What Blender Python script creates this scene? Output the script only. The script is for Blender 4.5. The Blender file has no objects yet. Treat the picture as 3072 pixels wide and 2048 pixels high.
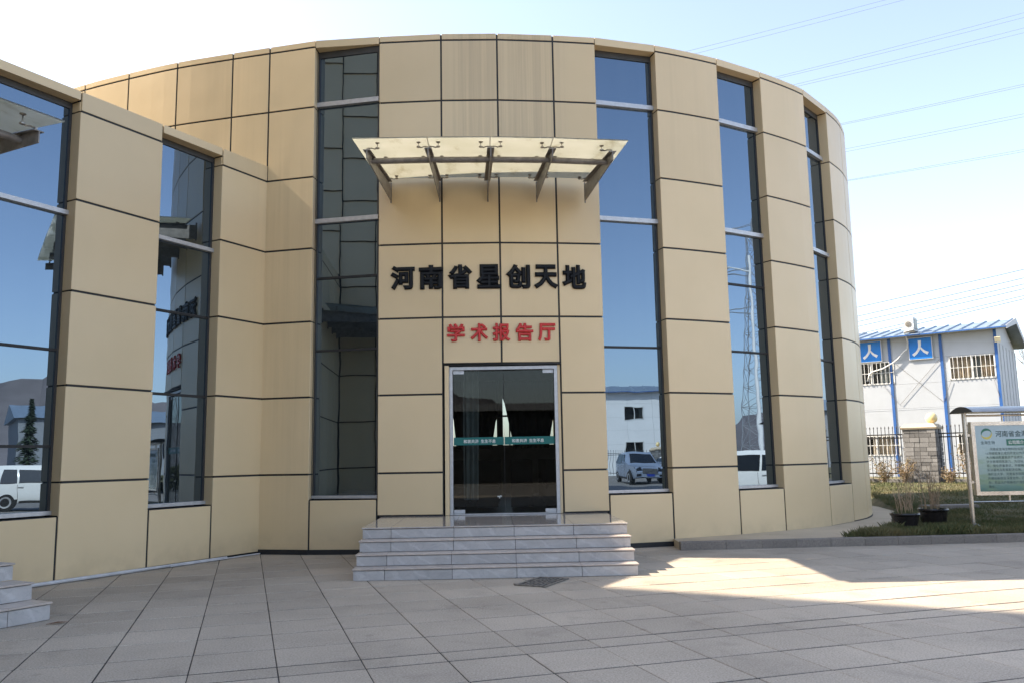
import bpy, bmesh, math, random
import numpy as np
from mathutils import Vector, Matrix
random.seed(7); RNG = np.random.default_rng(7)
S = bpy.context.scene
COL = S.collection
rad = math.radians

# ------------------------------------------------------------------ camera
cam_d = bpy.data.cameras.new("camera"); cam = bpy.data.objects.new("camera", cam_d); COL.objects.link(cam)
CAMH = 1.6; PITCH = rad(7.8373); ROLL = rad(-0.99367); FOC = 2520.547 / 3072
fw = Vector((0, math.cos(PITCH), math.sin(PITCH))); rt = Vector((1, 0, 0)); up = rt.cross(fw)
r2 = math.cos(ROLL) * rt + math.sin(ROLL) * up; u2 = -math.sin(ROLL) * rt + math.cos(ROLL) * up
cam.matrix_world = Matrix(((r2.x, u2.x, -fw.x, 0), (r2.y, u2.y, -fw.y, 0), (r2.z, u2.z, -fw.z, CAMH), (0, 0, 0, 1)))
cam_d.sensor_width = 36; cam_d.lens = 36 * FOC; cam_d.clip_start = 0.05; cam_d.clip_end = 2000
S.camera = cam
# ------------------------------------------------------------------ sky, sun, exposure
SUN_AZ = rad(-12.0); SUN_EL = rad(44.0)        # the light travels towards SUN_AZ (from +x axis)
w = bpy.data.worlds.new("World"); S.world = w; w.use_nodes = True
nt = w.node_tree; bg = nt.nodes["Background"]; sky = nt.nodes.new("ShaderNodeTexSky")
sky.sky_type = 'NISHITA'; sky.sun_disc = False; sky.sun_elevation = SUN_EL
sun_vec = Vector((-math.cos(SUN_AZ) * math.cos(SUN_EL), -math.sin(SUN_AZ) * math.cos(SUN_EL), math.sin(SUN_EL)))
sky.sun_rotation = math.atan2(sun_vec.x, sun_vec.y) % (2 * math.pi)
sky.altitude = 200; sky.air_density = 1.0; sky.dust_density = 2.0; sky.ozone_density = 2.0
bw = nt.nodes.new("ShaderNodeRGBToBW"); mxs = nt.nodes.new("ShaderNodeMix"); mxs.data_type = 'RGBA'      # hazy spring air: paler than clean-air blue
nt.links.new(sky.outputs[0], bw.inputs[0]); nt.links.new(sky.outputs[0], mxs.inputs[6]); nt.links.new(bw.outputs[0], mxs.inputs[7]); mxs.inputs[0].default_value = 0.35
nt.links.new(mxs.outputs[2], bg.inputs[0]); bg.inputs[1].default_value = 0.116
sd = bpy.data.lights.new("sun", 'SUN'); so = bpy.data.objects.new("sun", sd); COL.objects.link(so)
sd.energy = 3.2; sd.angle = rad(0.53); sd.color = (1.0, 0.86, 0.68)
so.rotation_euler = (-sun_vec).to_track_quat('-Z', 'Y').to_euler(); so.location = (-20, 10, 30)
S.view_settings.view_transform = 'Standard'; S.view_settings.look = 'None'
S.view_settings.exposure = 2.0; S.view_settings.gamma = 1; S.view_settings.use_curve_mapping = False
S.cycles.max_bounces = 10; S.cycles.diffuse_bounces = 4; S.cycles.glossy_bounces = 5; S.cycles.transmission_bounces = 6
S.cycles.transparent_max_bounces = 12; S.cycles.caustics_reflective = False; S.cycles.caustics_refractive = False

def project(x, y, z):
    d = Vector((x, y, z - CAMH)); c = d.dot(fw)
    if c <= 0.1: return None
    return 0.5 + FOC * d.dot(r2) / c, 0.5 - FOC * d.dot(u2) / c * 1.5, c

# ------------------------------------------------------------------ materials
MATS = {}
def newmat(name):
    m = bpy.data.materials.new(name); m.use_nodes = True; MATS[name] = m
    return m, m.node_tree, m.node_tree.nodes["Principled BSDF"]
def N(t, kind, **kw):
    n = t.nodes.new(kind)
    for k, v in kw.items(): setattr(n, k, v)
    return n
def noise(t, scale, detail=3, vec=None, rough=0.55, dist=0.0):
    n = N(t, "ShaderNodeTexNoise"); n.inputs["Scale"].default_value = scale; n.inputs["Detail"].default_value = detail
    n.inputs["Roughness"].default_value = rough; n.inputs["Distortion"].default_value = dist
    if vec is not None: t.links.new(vec, n.inputs["Vector"])
    return n.outputs["Fac"]
def pos(t, sc=(1, 1, 1), loc=(0, 0, 0)):
    g = N(t, "ShaderNodeNewGeometry"); m = N(t, "ShaderNodeMapping")
    m.inputs["Scale"].default_value = sc; m.inputs["Location"].default_value = loc
    t.links.new(g.outputs["Position"], m.inputs["Vector"]); return m.outputs["Vector"]
def ramp(t, fac, stops):
    r = N(t, "ShaderNodeValToRGB"); e = r.color_ramp.elements
    while len(e) < len(stops): e.new(0.5)
    for i, (p, c) in enumerate(stops):
        e[i].position = p; e[i].color = (c[0], c[1], c[2], 1) if not isinstance(c, (int, float)) else (c, c, c, 1)
    t.links.new(fac, r.inputs["Fac"]); return r.outputs["Color"]
def mixc(t, a, b, fac, mode='MIX'):
    m = N(t, "ShaderNodeMix", data_type='RGBA', blend_type=mode)
    for s, v in ((m.inputs[6], a), (m.inputs[7], b), (m.inputs[0], fac)):
        if isinstance(v, (int, float)): s.default_value = v
        elif isinstance(v, tuple): s.default_value = (*v, 1)
        else: t.links.new(v, s)
    return m.outputs[2]
def rnd(t, lo, hi):
    o = N(t, "ShaderNodeObjectInfo"); m = N(t, "ShaderNodeMapRange")
    m.inputs[3].default_value = lo; m.inputs[4].default_value = hi
    t.links.new(o.outputs["Random"], m.inputs[0]); return m.outputs[0]
def mulc(t, col, fac):
    m = N(t, "ShaderNodeVectorMath", operation='SCALE')
    if isinstance(col, tuple): m.inputs[0].default_value = col
    else: t.links.new(col, m.inputs[0])
    t.links.new(fac, m.inputs["Scale"]); return m.outputs[0]
def bump(t, b, height, strength, dist=0.01):
    n = N(t, "ShaderNodeBump"); n.inputs["Strength"].default_value = strength; n.inputs["Distance"].default_value = dist
    t.links.new(height, n.inputs["Height"]); t.links.new(n.outputs[0], b.inputs["Normal"])
def simple(name, col, rough=0.5, metal=0.0, var=0.12, scale=6.0, spec=0.5):
    m, t, b = newmat(name)
    n = noise(t, scale, 4, pos(t))
    lo = tuple(c * (1 - var) for c in col); hi = tuple(min(1, c * (1 + var)) for c in col)
    t.links.new(ramp(t, n, [(0.3, lo), (0.7, hi)]), b.inputs["Base Color"])
    b.inputs["Roughness"].default_value = rough; b.inputs["Metallic"].default_value = metal
    b.inputs["Specular IOR Level"].default_value = spec
    return m

def make_cladding():
    m, t, b = newmat("cladding")
    base = ramp(t, noise(t, 0.55, 4, pos(t)), [(0.3, (0.67, 0.52, 0.308)), (0.7, (0.725, 0.565, 0.345))])
    # rain streaks: long thin vertical marks, strong only in patches
    st = ramp(t, noise(t, 1.0, 5, pos(t, (9, 9, 0.22)), 0.7), [(0.42, 0.0), (0.68, 1.0)])
    st2 = ramp(t, noise(t, 1.0, 2, pos(t, (0.45, 0.45, 0.16), (3.1, 1.7, 0.4))), [(0.55, 0.0), (0.72, 1.0)])
    fac = N(t, "ShaderNodeMath", operation='MULTIPLY'); t.links.new(st, fac.inputs[0]); t.links.new(st2, fac.inputs[1])
    f2 = N(t, "ShaderNodeMath", operation='MULTIPLY'); t.links.new(fac.outputs[0], f2.inputs[0]); f2.inputs[1].default_value = 0.2
    g = N(t, "ShaderNodeSeparateXYZ"); t.links.new(pos(t), g.inputs[0])
    def sm(src, a, b_):
        r_ = N(t, "ShaderNodeMapRange", interpolation_type='SMOOTHSTEP'); r_.inputs[1].default_value = a; r_.inputs[2].default_value = b_; t.links.new(src, r_.inputs[0]); return r_.outputs[0]
    def mul(a, b_):
        r_ = N(t, "ShaderNodeMath", operation='MULTIPLY')
        for q_, v_ in ((r_.inputs[0], a), (r_.inputs[1], b_)):
            if isinstance(v_, (int, float)): q_.default_value = v_
            else: t.links.new(v_, q_)
        return r_.outputs[0]
    stain = mul(mul(mul(sm(g.outputs[0], -1.45, -0.7), sm(g.outputs[0], 1.3, 0.5)), sm(g.outputs[2], 6.3, 7.6)), sm(g.outputs[1], 15.2, 14.9))
    fine = ramp(t, noise(t, 1.0, 5, pos(t, (14, 14, 0.12), (7, 0, 2)), 0.75), [(0.40, 0.15), (0.62, 1.0)])
    tot = N(t, "ShaderNodeMath", operation='MAXIMUM'); t.links.new(f2.outputs[0], tot.inputs[0]); t.links.new(mul(mul(stain, fine), 0.42), tot.inputs[1])
    splash = mul(sm(g.outputs[2], 0.55, 0.0), ramp(t, noise(t, 3.0, 5, pos(t)), [(0.4, 0.0), (0.7, 0.4)]))
    tot2 = N(t, "ShaderNodeMath", operation='MAXIMUM'); t.links.new(tot.outputs[0], tot2.inputs[0]); t.links.new(splash, tot2.inputs[1])
    c = mixc(t, base, (0.40, 0.305, 0.19), tot2.outputs[0])
    c = mulc(t, c, rnd(t, 0.935, 1.05))
    t.links.new(c, b.inputs["Base Color"])
    rr = N(t, "ShaderNodeMapRange"); rr.inputs[3].default_value = 0.30; rr.inputs[4].default_value = 0.44
    t.links.new(noise(t, 1.3, 4, pos(t)), rr.inputs[0]); t.links.new(rr.outputs[0], b.inputs["Roughness"])
    b.inputs["Specular IOR Level"].default_value = 0.5
    bump(t, b, noise(t, 0.9, 2, pos(t)), 0.16, 0.05)
    return m
M_CLAD = make_cladding()

def make_mirror_glass():
    m, t, b = newmat("tinted_glass")
    dirt = ramp(t, noise(t, 1.0, 4, pos(t, (5, 5, 0.3))), [(0.4, (0.008, 0.011, 0.013)), (0.75, (0.016, 0.020, 0.023))])
    t.links.new(dirt, b.inputs["Base Color"])
    b.inputs["Roughness"].default_value = 0.0; b.inputs["IOR"].default_value = 2.95; b.inputs["Specular Tint"].default_value = (0.55, 0.75, 1.0, 1)
    n1 = noise(t, 1.1, 2, pos(t)); bump(t, b, n1, 0.055, 0.02)
    return m
M_GLASS = make_mirror_glass()

def make_clear_glass(name, tint, ior):
    m, t, b = newmat(name); out = t.nodes["Material Output"]
    tr = N(t, "ShaderNodeBsdfTransparent"); tr.inputs[0].default_value = (*tint, 1)
    gl = N(t, "ShaderNodeBsdfGlossy"); gl.inputs["Roughness"].default_value = 0.0; gl.inputs[0].default_value = (0.95, 1, 0.98, 1)
    fr = N(t, "ShaderNodeFresnel"); fr.inputs[0].default_value = ior
    mx = N(t, "ShaderNodeMixShader"); gb_ = N(t, "ShaderNodeNewGeometry"); iv = N(t, "ShaderNodeMath", operation='SUBTRACT'); iv.inputs[0].default_value = 1; t.links.new(gb_.outputs["Backfacing"], iv.inputs[1]); mu = N(t, "ShaderNodeMath", operation='MULTIPLY'); t.links.new(fr.outputs[0], mu.inputs[0]); t.links.new(iv.outputs[0], mu.inputs[1]); t.links.new(mu.outputs[0], mx.inputs[0]); t.links.new(tr.outputs[0], mx.inputs[1]); t.links.new(gl.outputs[0], mx.inputs[2])
    t.links.new(mx.outputs[0], out.inputs[0]); return m
M_DOORGLASS = make_clear_glass("door_glass", (0.62, 0.66, 0.65), 1.45)
M_CLEAR = make_clear_glass("window_glass", (0.88, 0.90, 0.90), 1.5)

def make_canopy_glass():
    m, t, b = newmat("frosted_canopy_glass"); out = t.nodes["Material Output"]
    tl = N(t, "ShaderNodeBsdfTranslucent"); df = N(t, "ShaderNodeBsdfDiffuse"); gl = N(t, "ShaderNodeBsdfGlossy"); gl.inputs["Roughness"].default_value = 0.06
    d = ramp(t, noise(t, 2.0, 5, pos(t)), [(0.35, (0.88, 0.875, 0.77)), (0.7, (0.96, 0.95, 0.86))])
    d = mixc(t, d, (0.62, 0.58, 0.44), ramp(t, noise(t, 1.0, 6, pos(t, (3.5, 1.1, 3.5), (2, 5, 1)), 0.7), [(0.55, 0.0), (0.74, 0.8)]))
    t.links.new(d, tl.inputs[0]); df.inputs[0].default_value = (0.34, 0.38, 0.34, 1)
    a = N(t, "ShaderNodeMixShader"); a.inputs[0].default_value = 0.14; t.links.new(tl.outputs[0], a.inputs[1]); t.links.new(df.outputs[0], a.inputs[2])
    fr = N(t, "ShaderNodeFresnel"); fr.inputs[0].default_value = 1.45
    c = N(t, "ShaderNodeMixShader"); t.links.new(fr.outputs[0], c.inputs[0]); t.links.new(a.outputs[0], c.inputs[1]); t.links.new(gl.outputs[0], c.inputs[2])
    t.links.new(c.outputs[0], out.inputs[0]); return m
M_CANOPY = make_canopy_glass()

def make_granite(name, lo, hi, rough=0.75, r0=0.90, r1=1.08):
    m, t, b = newmat(name); p = pos(t)
    c = ramp(t, noise(t, 62, 4, p, 0.8), [(0.32, lo), (0.5, tuple((a + q) / 2 for a, q in zip(lo, hi))), (0.68, hi)])
    big = ramp(t, noise(t, 0.45, 5, p, 0.6), [(0.3, 0.80), (0.7, 1.10)])
    c = mixc(t, c, big, 1.0, 'MULTIPLY')
    st = ramp(t, noise(t, 1.6, 6, pos(t, (1, 1, 1), (4.2, 2.2, 0)), 0.62, 0.6), [(0.56, 1.0), (0.72, 0.72)])
    c = mixc(t, c, st, 0.75, 'MULTIPLY')
    spots = N(t, "ShaderNodeTexVoronoi"); spots.inputs["Scale"].default_value = 1.15; t.links.new(p, spots.inputs["Vector"])
    sp = ramp(t, spots.outputs["Distance"], [(0.03, 0.62), (0.06, 1.0)]); c = mixc(t, c, sp, 0.5, 'MULTIPLY')
    c = mulc(t, c, rnd(t, r0, r1))
    t.links.new(c, b.inputs["Base Color"]); b.inputs["Roughness"].default_value = rough; b.inputs["Specular IOR Level"].default_value = 0.3
    bump(t, b, noise(t, 260, 2, p), 0.25, 0.004); return m
M_SLAB = make_granite("flamed_granite", (0.285, 0.243, 0.194), (0.61, 0.53, 0.435))
M_KERB = make_granite("kerb_granite", (0.145, 0.128, 0.112), (0.31, 0.275, 0.24))
M_CONC = make_granite("concrete", (0.46, 0.375, 0.265), (0.62, 0.52, 0.385), 0.85)
M_STONE = make_granite("quarry_stone", (0.115, 0.115, 0.12), (0.29, 0.28, 0.265), 0.85, 0.66, 1.3)
def make_marble(name, rough, tint=(1, 1, 1)):
    m, t, b = newmat(name); p = pos(t, (1, 1, 1.6)); 
    o = N(t, "ShaderNodeObjectInfo"); av = N(t, "ShaderNodeVectorMath", operation='SCALE'); cv = N(t, "ShaderNodeCombineXYZ")
    t.links.new(o.outputs["Random"], cv.inputs[0]); t.links.new(o.outputs["Random"], cv.inputs[2]); t.links.new(cv.outputs[0], av.inputs[0]); av.inputs["Scale"].default_value = 17
    ad = N(t, "ShaderNodeVectorMath", operation='ADD'); t.links.new(p, ad.inputs[0]); t.links.new(av.outputs[0], ad.inputs[1]); p = ad.outputs[0]
    cloud = ramp(t, noise(t, 2.6, 6, p, 0.65, 0.8), [(0.3, (0.40, 0.387, 0.38)), (0.7, (0.53, 0.513, 0.50))])
    wv = N(t, "ShaderNodeTexWave"); wv.bands_direction = "DIAGONAL"; wv.inputs["Scale"].default_value = 1.6; wv.inputs["Distortion"].default_value = 4.5; wv.inputs["Detail"].default_value = 4; wv.inputs["Detail Scale"].default_value = 1.6
    t.links.new(p, wv.inputs["Vector"])
    v = ramp(t, wv.outputs["Fac"], [(0.90, 0.0), (1.0, 0.34)]); c = mixc(t, cloud, (0.64, 0.63, 0.62), v)
    v2 = ramp(t, noise(t, 3.2, 5, p, 0.6, 1.4), [(0.485, 0.0), (0.5, 0.35), (0.515, 0.0)]); c = mixc(t, c, (0.22, 0.235, 0.26), v2)
    dirt = ramp(t, noise(t, 4.5, 5, pos(t)), [(0.55, 0.0), (0.8, 0.45)]); c = mixc(t, c, (0.34, 0.31, 0.27), dirt)
    c = mixc(t, c, tint, 1.0, 'MULTIPLY'); c = mulc(t, c, rnd(t, 0.90, 1.07))
    t.links.new(c, b.inputs["Base Color"]); b.inputs["Roughness"].default_value = rough; b.inputs["Specular IOR Level"].default_value = 0.5
    return m
M_MARBLE = make_marble("grey_marble", 0.30)
M_MARBLE_TOP = make_marble("polished_marble", 0.10, (1.0, 0.93, 0.86))
M_MARBLE_TREAD = make_marble("warm_marble_tread", 0.32, (1.08, 0.96, 0.86))

M_BLACK = simple("black_sealant", (0.014, 0.014, 0.015), 0.6)
M_FRAME = simple("dark_aluminium", (0.045, 0.045, 0.045), 0.45)
M_ALU = simple("brushed_aluminium", (0.50, 0.50, 0.51), 0.42, 0.55, 0.1, 14)
M_WALLCORE = simple("rear_render", (0.42, 0.38, 0.3), 0.8)
M_ROOFFELT = simple("roof_felt", (0.12, 0.12, 0.12), 0.9)
M_STEEL = simple("grey_painted_steel", (0.20, 0.185, 0.175), 0.42, 0.25, 0.3, 9)
M_FIT = simple("stainless_fitting", (0.33, 0.31, 0.28), 0.33, 0.8, 0.2, 20)
M_INOX = simple("stainless_tube", (0.50, 0.47, 0.43), 0.25, 0.9, 0.2, 4)
M_LBLACK = simple("black_acrylic", (0.007, 0.008, 0.011), 0.45, 0, 0.3, 3, 0.2)
M_LRED = simple("red_acrylic", (0.52, 0.024, 0.022), 0.4, 0, 0.12, 3)
M_GREENBAND = simple("green_film", (0.0, 0.125, 0.115), 0.5, 0, 0.1, 3)
M_WHITEPRINT = simple("white_print", (0.75, 0.75, 0.73), 0.6, 0, 0.04)
M_IRON = simple("cast_iron", (0.21, 0.19, 0.165), 0.6, 0.4, 0.5, 30)
M_PITSHADE = simple("drain_pit_shade", (0.01, 0.01, 0.01), 0.9)
M_PVC = simple("white_conduit", (0.55, 0.55, 0.56), 0.4, 0, 0.15, 5)
M_DIRT = simple("dark_mortar", (0.034, 0.031, 0.028), 0.95)
M_LEAF = simple("dry_leaf", (0.13, 0.06, 0.03), 0.8)
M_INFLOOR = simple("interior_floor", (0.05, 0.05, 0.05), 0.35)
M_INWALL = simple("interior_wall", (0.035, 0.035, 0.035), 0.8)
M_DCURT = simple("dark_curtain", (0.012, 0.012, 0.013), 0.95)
M_LCURT = simple("grey_curtain", (0.28, 0.29, 0.29), 0.9)
M_FENCE = simple("black_fence_paint", (0.016, 0.016, 0.017), 0.5)
M_PREWALL = simple("white_sandwich_panel", (0.41, 0.44, 0.475), 0.55, 0, 0.05, 1.5)
M_PREGREY = simple("end_wall_sheet", (0.50, 0.51, 0.53), 0.55, 0, 0.05, 1.5)
M_PREWHITE = simple("bright_white_panel", (0.80, 0.80, 0.79), 0.5, 0, 0.03, 1.5)  # lighter than the other prefab's panels, brightens its mirrored image
M_PREBLUE = simple("blue_steel_post", (0.028, 0.11, 0.34), 0.45, 0, 0.12, 4)
M_ROOFBLUE = simple("blue_roof_sheet", (0.20, 0.26, 0.33), 0.5, 0.2, 0.2, 3)
M_PVCW = simple("white_window_frame", (0.62, 0.62, 0.60), 0.45, 0, 0.05)
M_CURTB = simple("beige_curtain", (0.50, 0.38, 0.27), 0.9, 0, 0.4, 5)
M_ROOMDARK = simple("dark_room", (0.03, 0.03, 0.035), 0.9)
M_SIGNBLUE = simple("blue_sign_face", (0.012, 0.19, 0.60), 0.4, 0, 0.06)
M_LAMP = simple("opal_lamp_globe", (0.80, 0.62, 0.30), 0.25, 0, 0.08, 12)
M_POT = simple("black_glazed_pot", (0.02, 0.017, 0.017), 0.25, 0, 0.3, 10)
M_SOIL = simple("potting_soil", (0.05, 0.037, 0.025), 0.95)
M_TWIG = simple("dry_twig", (0.40, 0.295, 0.20), 0.85, 0, 0.3, 12)
M_BRANCH = simple("bare_branch", (0.15, 0.115, 0.09), 0.9, 0, 0.3, 6)
M_CABLE = simple("power_cable", (0.15, 0.15, 0.15), 0.5)
M_RUBBER = simple("tyre_rubber", (0.015, 0.015, 0.015), 0.8)
M_CARWHITE = simple("white_car_paint", (0.80, 0.80, 0.79), 0.15, 0, 0.02)
M_CARBLUE = simple("pale_blue_car_paint", (0.34, 0.40, 0.50), 0.2, 0.35, 0.05)
M_CARGLASS = simple("car_glass", (0.012, 0.016, 0.022), 0.03)
M_PLATE = simple("blue_number_plate", (0.02, 0.05, 0.35), 0.4)
M_CONIFER = simple("conifer_needles", (0.035, 0.055, 0.028), 0.9, 0, 0.5, 3)
M_HEDGE = simple("hedge_leaves", (0.055, 0.06, 0.03), 0.9, 0, 0.5, 3)
M_PYLON = simple("galvanised_steel", (0.36, 0.37, 0.38), 0.5, 0.4, 0.1)
M_POLE = simple("white_pole_paint", (0.78, 0.78, 0.77), 0.4, 0, 0.03)
M_HILL = simple("hazy_hill", (0.12, 0.11, 0.115), 1.0, 0, 0.35, 0.05)
M_WARE = simple("warehouse_sheet", (0.20, 0.215, 0.235), 0.6, 0, 0.1, 0.4)
M_ASPHALT = simple("forecourt_ground", (0.20, 0.185, 0.17), 0.9, 0, 0.15, 2.5)
def make_ground_soil():
    m, t, b = newmat("lawn_soil"); p = pos(t)
    c = ramp(t, noise(t, 2.2, 6, p, 0.65), [(0.3, (0.05, 0.062, 0.022)), (0.55, (0.115, 0.10, 0.05)), (0.75, (0.19, 0.15, 0.085))])
    t.links.new(c, b.inputs["Base Color"]); b.inputs["Roughness"].default_value = 1; bump(t, b, noise(t, 25, 4, p), 0.7, 0.03); return m
M_SOILGRASS = make_ground_soil()
def make_grass(name, stops):
    m, t, b = newmat(name)
    c = ramp(t, noise(t, 1.1, 6, pos(t), 0.75), stops)
    c = mixc(t, c, (0.24, 0.20, 0.09), ramp(t, noise(t, 38, 2, pos(t)), [(0.52, 0.0), (0.66, 0.75)]))
    t.links.new(c, b.inputs["Base Color"]); b.inputs["Roughness"].default_value = 0.7; b.inputs["Specular IOR Level"].default_value = 0.25; return m
M_GRASS = make_grass("grass_blades", [(0.28, (0.038, 0.066, 0.020)), (0.48, (0.085, 0.098, 0.040)), (0.68, (0.20, 0.165, 0.085))])
M_SHRUB = make_grass("shrub_leaves", [(0.3, (0.06, 0.065, 0.025)), (0.5, (0.15, 0.11, 0.055)), (0.7, (0.24, 0.17, 0.10))])
def make_poster():
    m, t, b = newmat("poster_print"); p = pos(t)
    z = N(t, "ShaderNodeSeparateXYZ"); t.links.new(p, z.inputs[0])
    mr = N(t, "ShaderNodeMapRange"); mr.inputs[1].default_value = 0.82; mr.inputs[2].default_value = 2.05; t.links.new(z.outputs[2], mr.inputs[0])
    c = ramp(t, mr.outputs[0], [(0.0, (0.05, 0.15, 0.13)), (0.07, (0.10, 0.22, 0.19)), (0.12, (0.19, 0.29, 0.25)), (0.45, (0.36, 0.47, 0.44)), (0.75, (0.37, 0.50, 0.54)), (1.0, (0.43, 0.56, 0.64))])
    h = ramp(t, noise(t, 1.0, 4, pos(t, (1.6, 1.6, 5.5))), [(0.46, 0.0), (0.6, 1.0)])
    g = N(t, "ShaderNodeMapRange"); g.inputs[1].default_value = 1.75; g.inputs[2].default_value = 1.2; t.links.new(z.outputs[2], g.inputs[0])
    f = N(t, "ShaderNodeMath", operation='MULTIPLY'); t.links.new(h, f.inputs[0]); t.links.new(g.outputs[0], f.inputs[1])
    f2 = N(t, "ShaderNodeMath", operation='MULTIPLY'); t.links.new(f.outputs[0], f2.inputs[0]); f2.inputs[1].default_value = 0.6
    c = mixc(t, c, (0.17, 0.28, 0.14), f2.outputs[0])
    t.links.new(c, b.inputs["Base Color"]); b.inputs["Roughness"].default_value = 0.25; return m
M_POSTER = make_poster()
M_LOGOGREEN = simple("logo_green", (0.03, 0.17, 0.12), 0.4, 0, 0.05)
M_LOGOGOLD = simple("logo_gold", (0.62, 0.53, 0.13), 0.4, 0, 0.05)
M_INK = simple("dark_green_ink", (0.03, 0.075, 0.08), 0.5, 0, 0.05)

# ------------------------------------------------------------------ mesh building
class MB:
    def __init__(s): s.v = []; s.f = []
    def add(s, vs, fs):
        o = len(s.v); s.v += [tuple(p) for p in vs]; s.f += [tuple(i + o for i in f) for f in fs]
    def obox(s, o, a, b, c):
        o, a, b, c = Vector(o), Vector(a), Vector(b), Vector(c)
        vs = [o, o + a, o + a + b, o + b, o + c, o + a + c, o + a + b + c, o + b + c]
        s.add(vs, [(0, 3, 2, 1), (4, 5, 6, 7), (0, 1, 5, 4), (1, 2, 6, 5), (2, 3, 7, 6), (3, 0, 4, 7)])
    def box(s, x0, x1, y0, y1, z0, z1): s.obox((x0, y0, z0), (x1 - x0, 0, 0), (0, y1 - y0, 0), (0, 0, z1 - z0))
    def prism(s, pts, vec):
        n = len(pts); vec = Vector(vec); vs = [Vector(p) for p in pts] + [Vector(p) + vec for p in pts]
        s.add(vs, [tuple(range(n))[::-1], tuple(range(n, 2 * n))] + [(i, (i + 1) % n, (i + 1) % n + n, i + n) for i in range(n)])
    def tube(s, pts, r, n=8, cap=True):
        pts = [Vector(p) for p in pts]; rs = r if isinstance(r, (list, tuple)) else [r] * len(pts); rings = []
        for i, p in enumerate(pts):
            d = (pts[min(i + 1, len(pts) - 1)] - pts[max(i - 1, 0)]).normalized()
            a = d.cross(Vector((0, 0, 1)) if abs(d.z) < 0.95 else Vector((1, 0, 0))).normalized(); b = d.cross(a)
            rings.append([p + rs[i] * (math.cos(2 * math.pi * k / n) * a + math.sin(2 * math.pi * k / n) * b) for k in range(n)])
        vs = [q for r_ in rings for q in r_]; fs = []
        for i in range(len(pts) - 1):
            for k in range(n): fs.append((i * n + k, i * n + (k + 1) % n, (i + 1) * n + (k + 1) % n, (i + 1) * n + k))
        if cap: fs += [tuple(range(n))[::-1], tuple(range((len(pts) - 1) * n, len(pts) * n))]
        s.add(vs, fs)
    def lathe(s, prof, c=(0, 0, 0), n=20, axis=None):
        c = Vector(c); m = Matrix.Identity(3) if axis is None else Vector((0, 0, 1)).rotation_difference(Vector(axis)).to_matrix()
        vs = [c + m @ Vector((r * math.cos(2 * math.pi * k / n), r * math.sin(2 * math.pi * k / n), z)) for r, z in prof for k in range(n)]
        fs = [(i * n + k, i * n + (k + 1) % n, (i + 1) * n + (k + 1) % n, (i + 1) * n + k) for i in range(len(prof) - 1) for k in range(n)]
        fs += [tuple(range(n))[::-1], tuple(range((len(prof) - 1) * n, len(prof) * n))]
        s.add(vs, fs)
    def sphere(s, c, r, n=16): s.lathe([(max(r * math.sin(math.pi * i / (n // 2)), 1e-4), -r * math.cos(math.pi * i / (n // 2))) for i in range(n // 2 + 1)], c, n)
    def mesh(s, name, origin=(0, 0, 0), smooth=False, fix=True):
        me = bpy.data.meshes.new(name); o = Vector(origin)
        me.from_pydata([tuple(Vector(p) - o) for p in s.v], [], s.f)
        if fix:
            bm = bmesh.new(); bm.from_mesh(me); bmesh.ops.recalc_face_normals(bm, faces=bm.faces); bm.to_mesh(me); bm.free()
        if smooth:
            me.polygons.foreach_set("use_smooth", [True] * len(me.polygons))
            me.set_sharp_from_angle(angle=rad(35))
        return me
def origin_of(p):
    while p is not None and p.parent: p = p.parent
    return p.location.copy() if p is not None else Vector((0, 0, 0))
def put(name, me, mat, parent=None, loc=None):
    o = bpy.data.objects.new(name, me); COL.objects.link(o)
    if mat is not None and not me.materials: me.materials.append(mat)
    if parent is not None: o.parent = parent
    if loc is not None: o.location = loc
    return o
def part(name, mb, mat, parent, smooth=False, label=None, kind=None):
    o = put(name, mb.mesh(name, origin_of(parent), smooth), mat, parent)
    if label: o["label"] = label
    if kind: o["kind"] = kind
    return o
def tag(o, label, cat, group=None):
    o["label"] = label; o["category"] = cat
    if group: o["group"] = group
    return o
def thing(name, label, cat, loc, group=None):
    o = bpy.data.objects.new(name, None); COL.objects.link(o); o.location = loc; o.empty_display_size = 0.3
    return tag(o, label, cat, group)
def solo(name, mb, mat, label, cat, loc, group=None, smooth=False):
    o = put(name, mb.mesh(name, loc, smooth), mat, None, loc); return tag(o, label, cat, group)
def struct(name, mb, mat, smooth=False, loc=(0, 0, 0)):
    o = put(name, mb.mesh(name, loc, smooth), mat, None, loc); o["kind"] = 'structure'; return o

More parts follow.
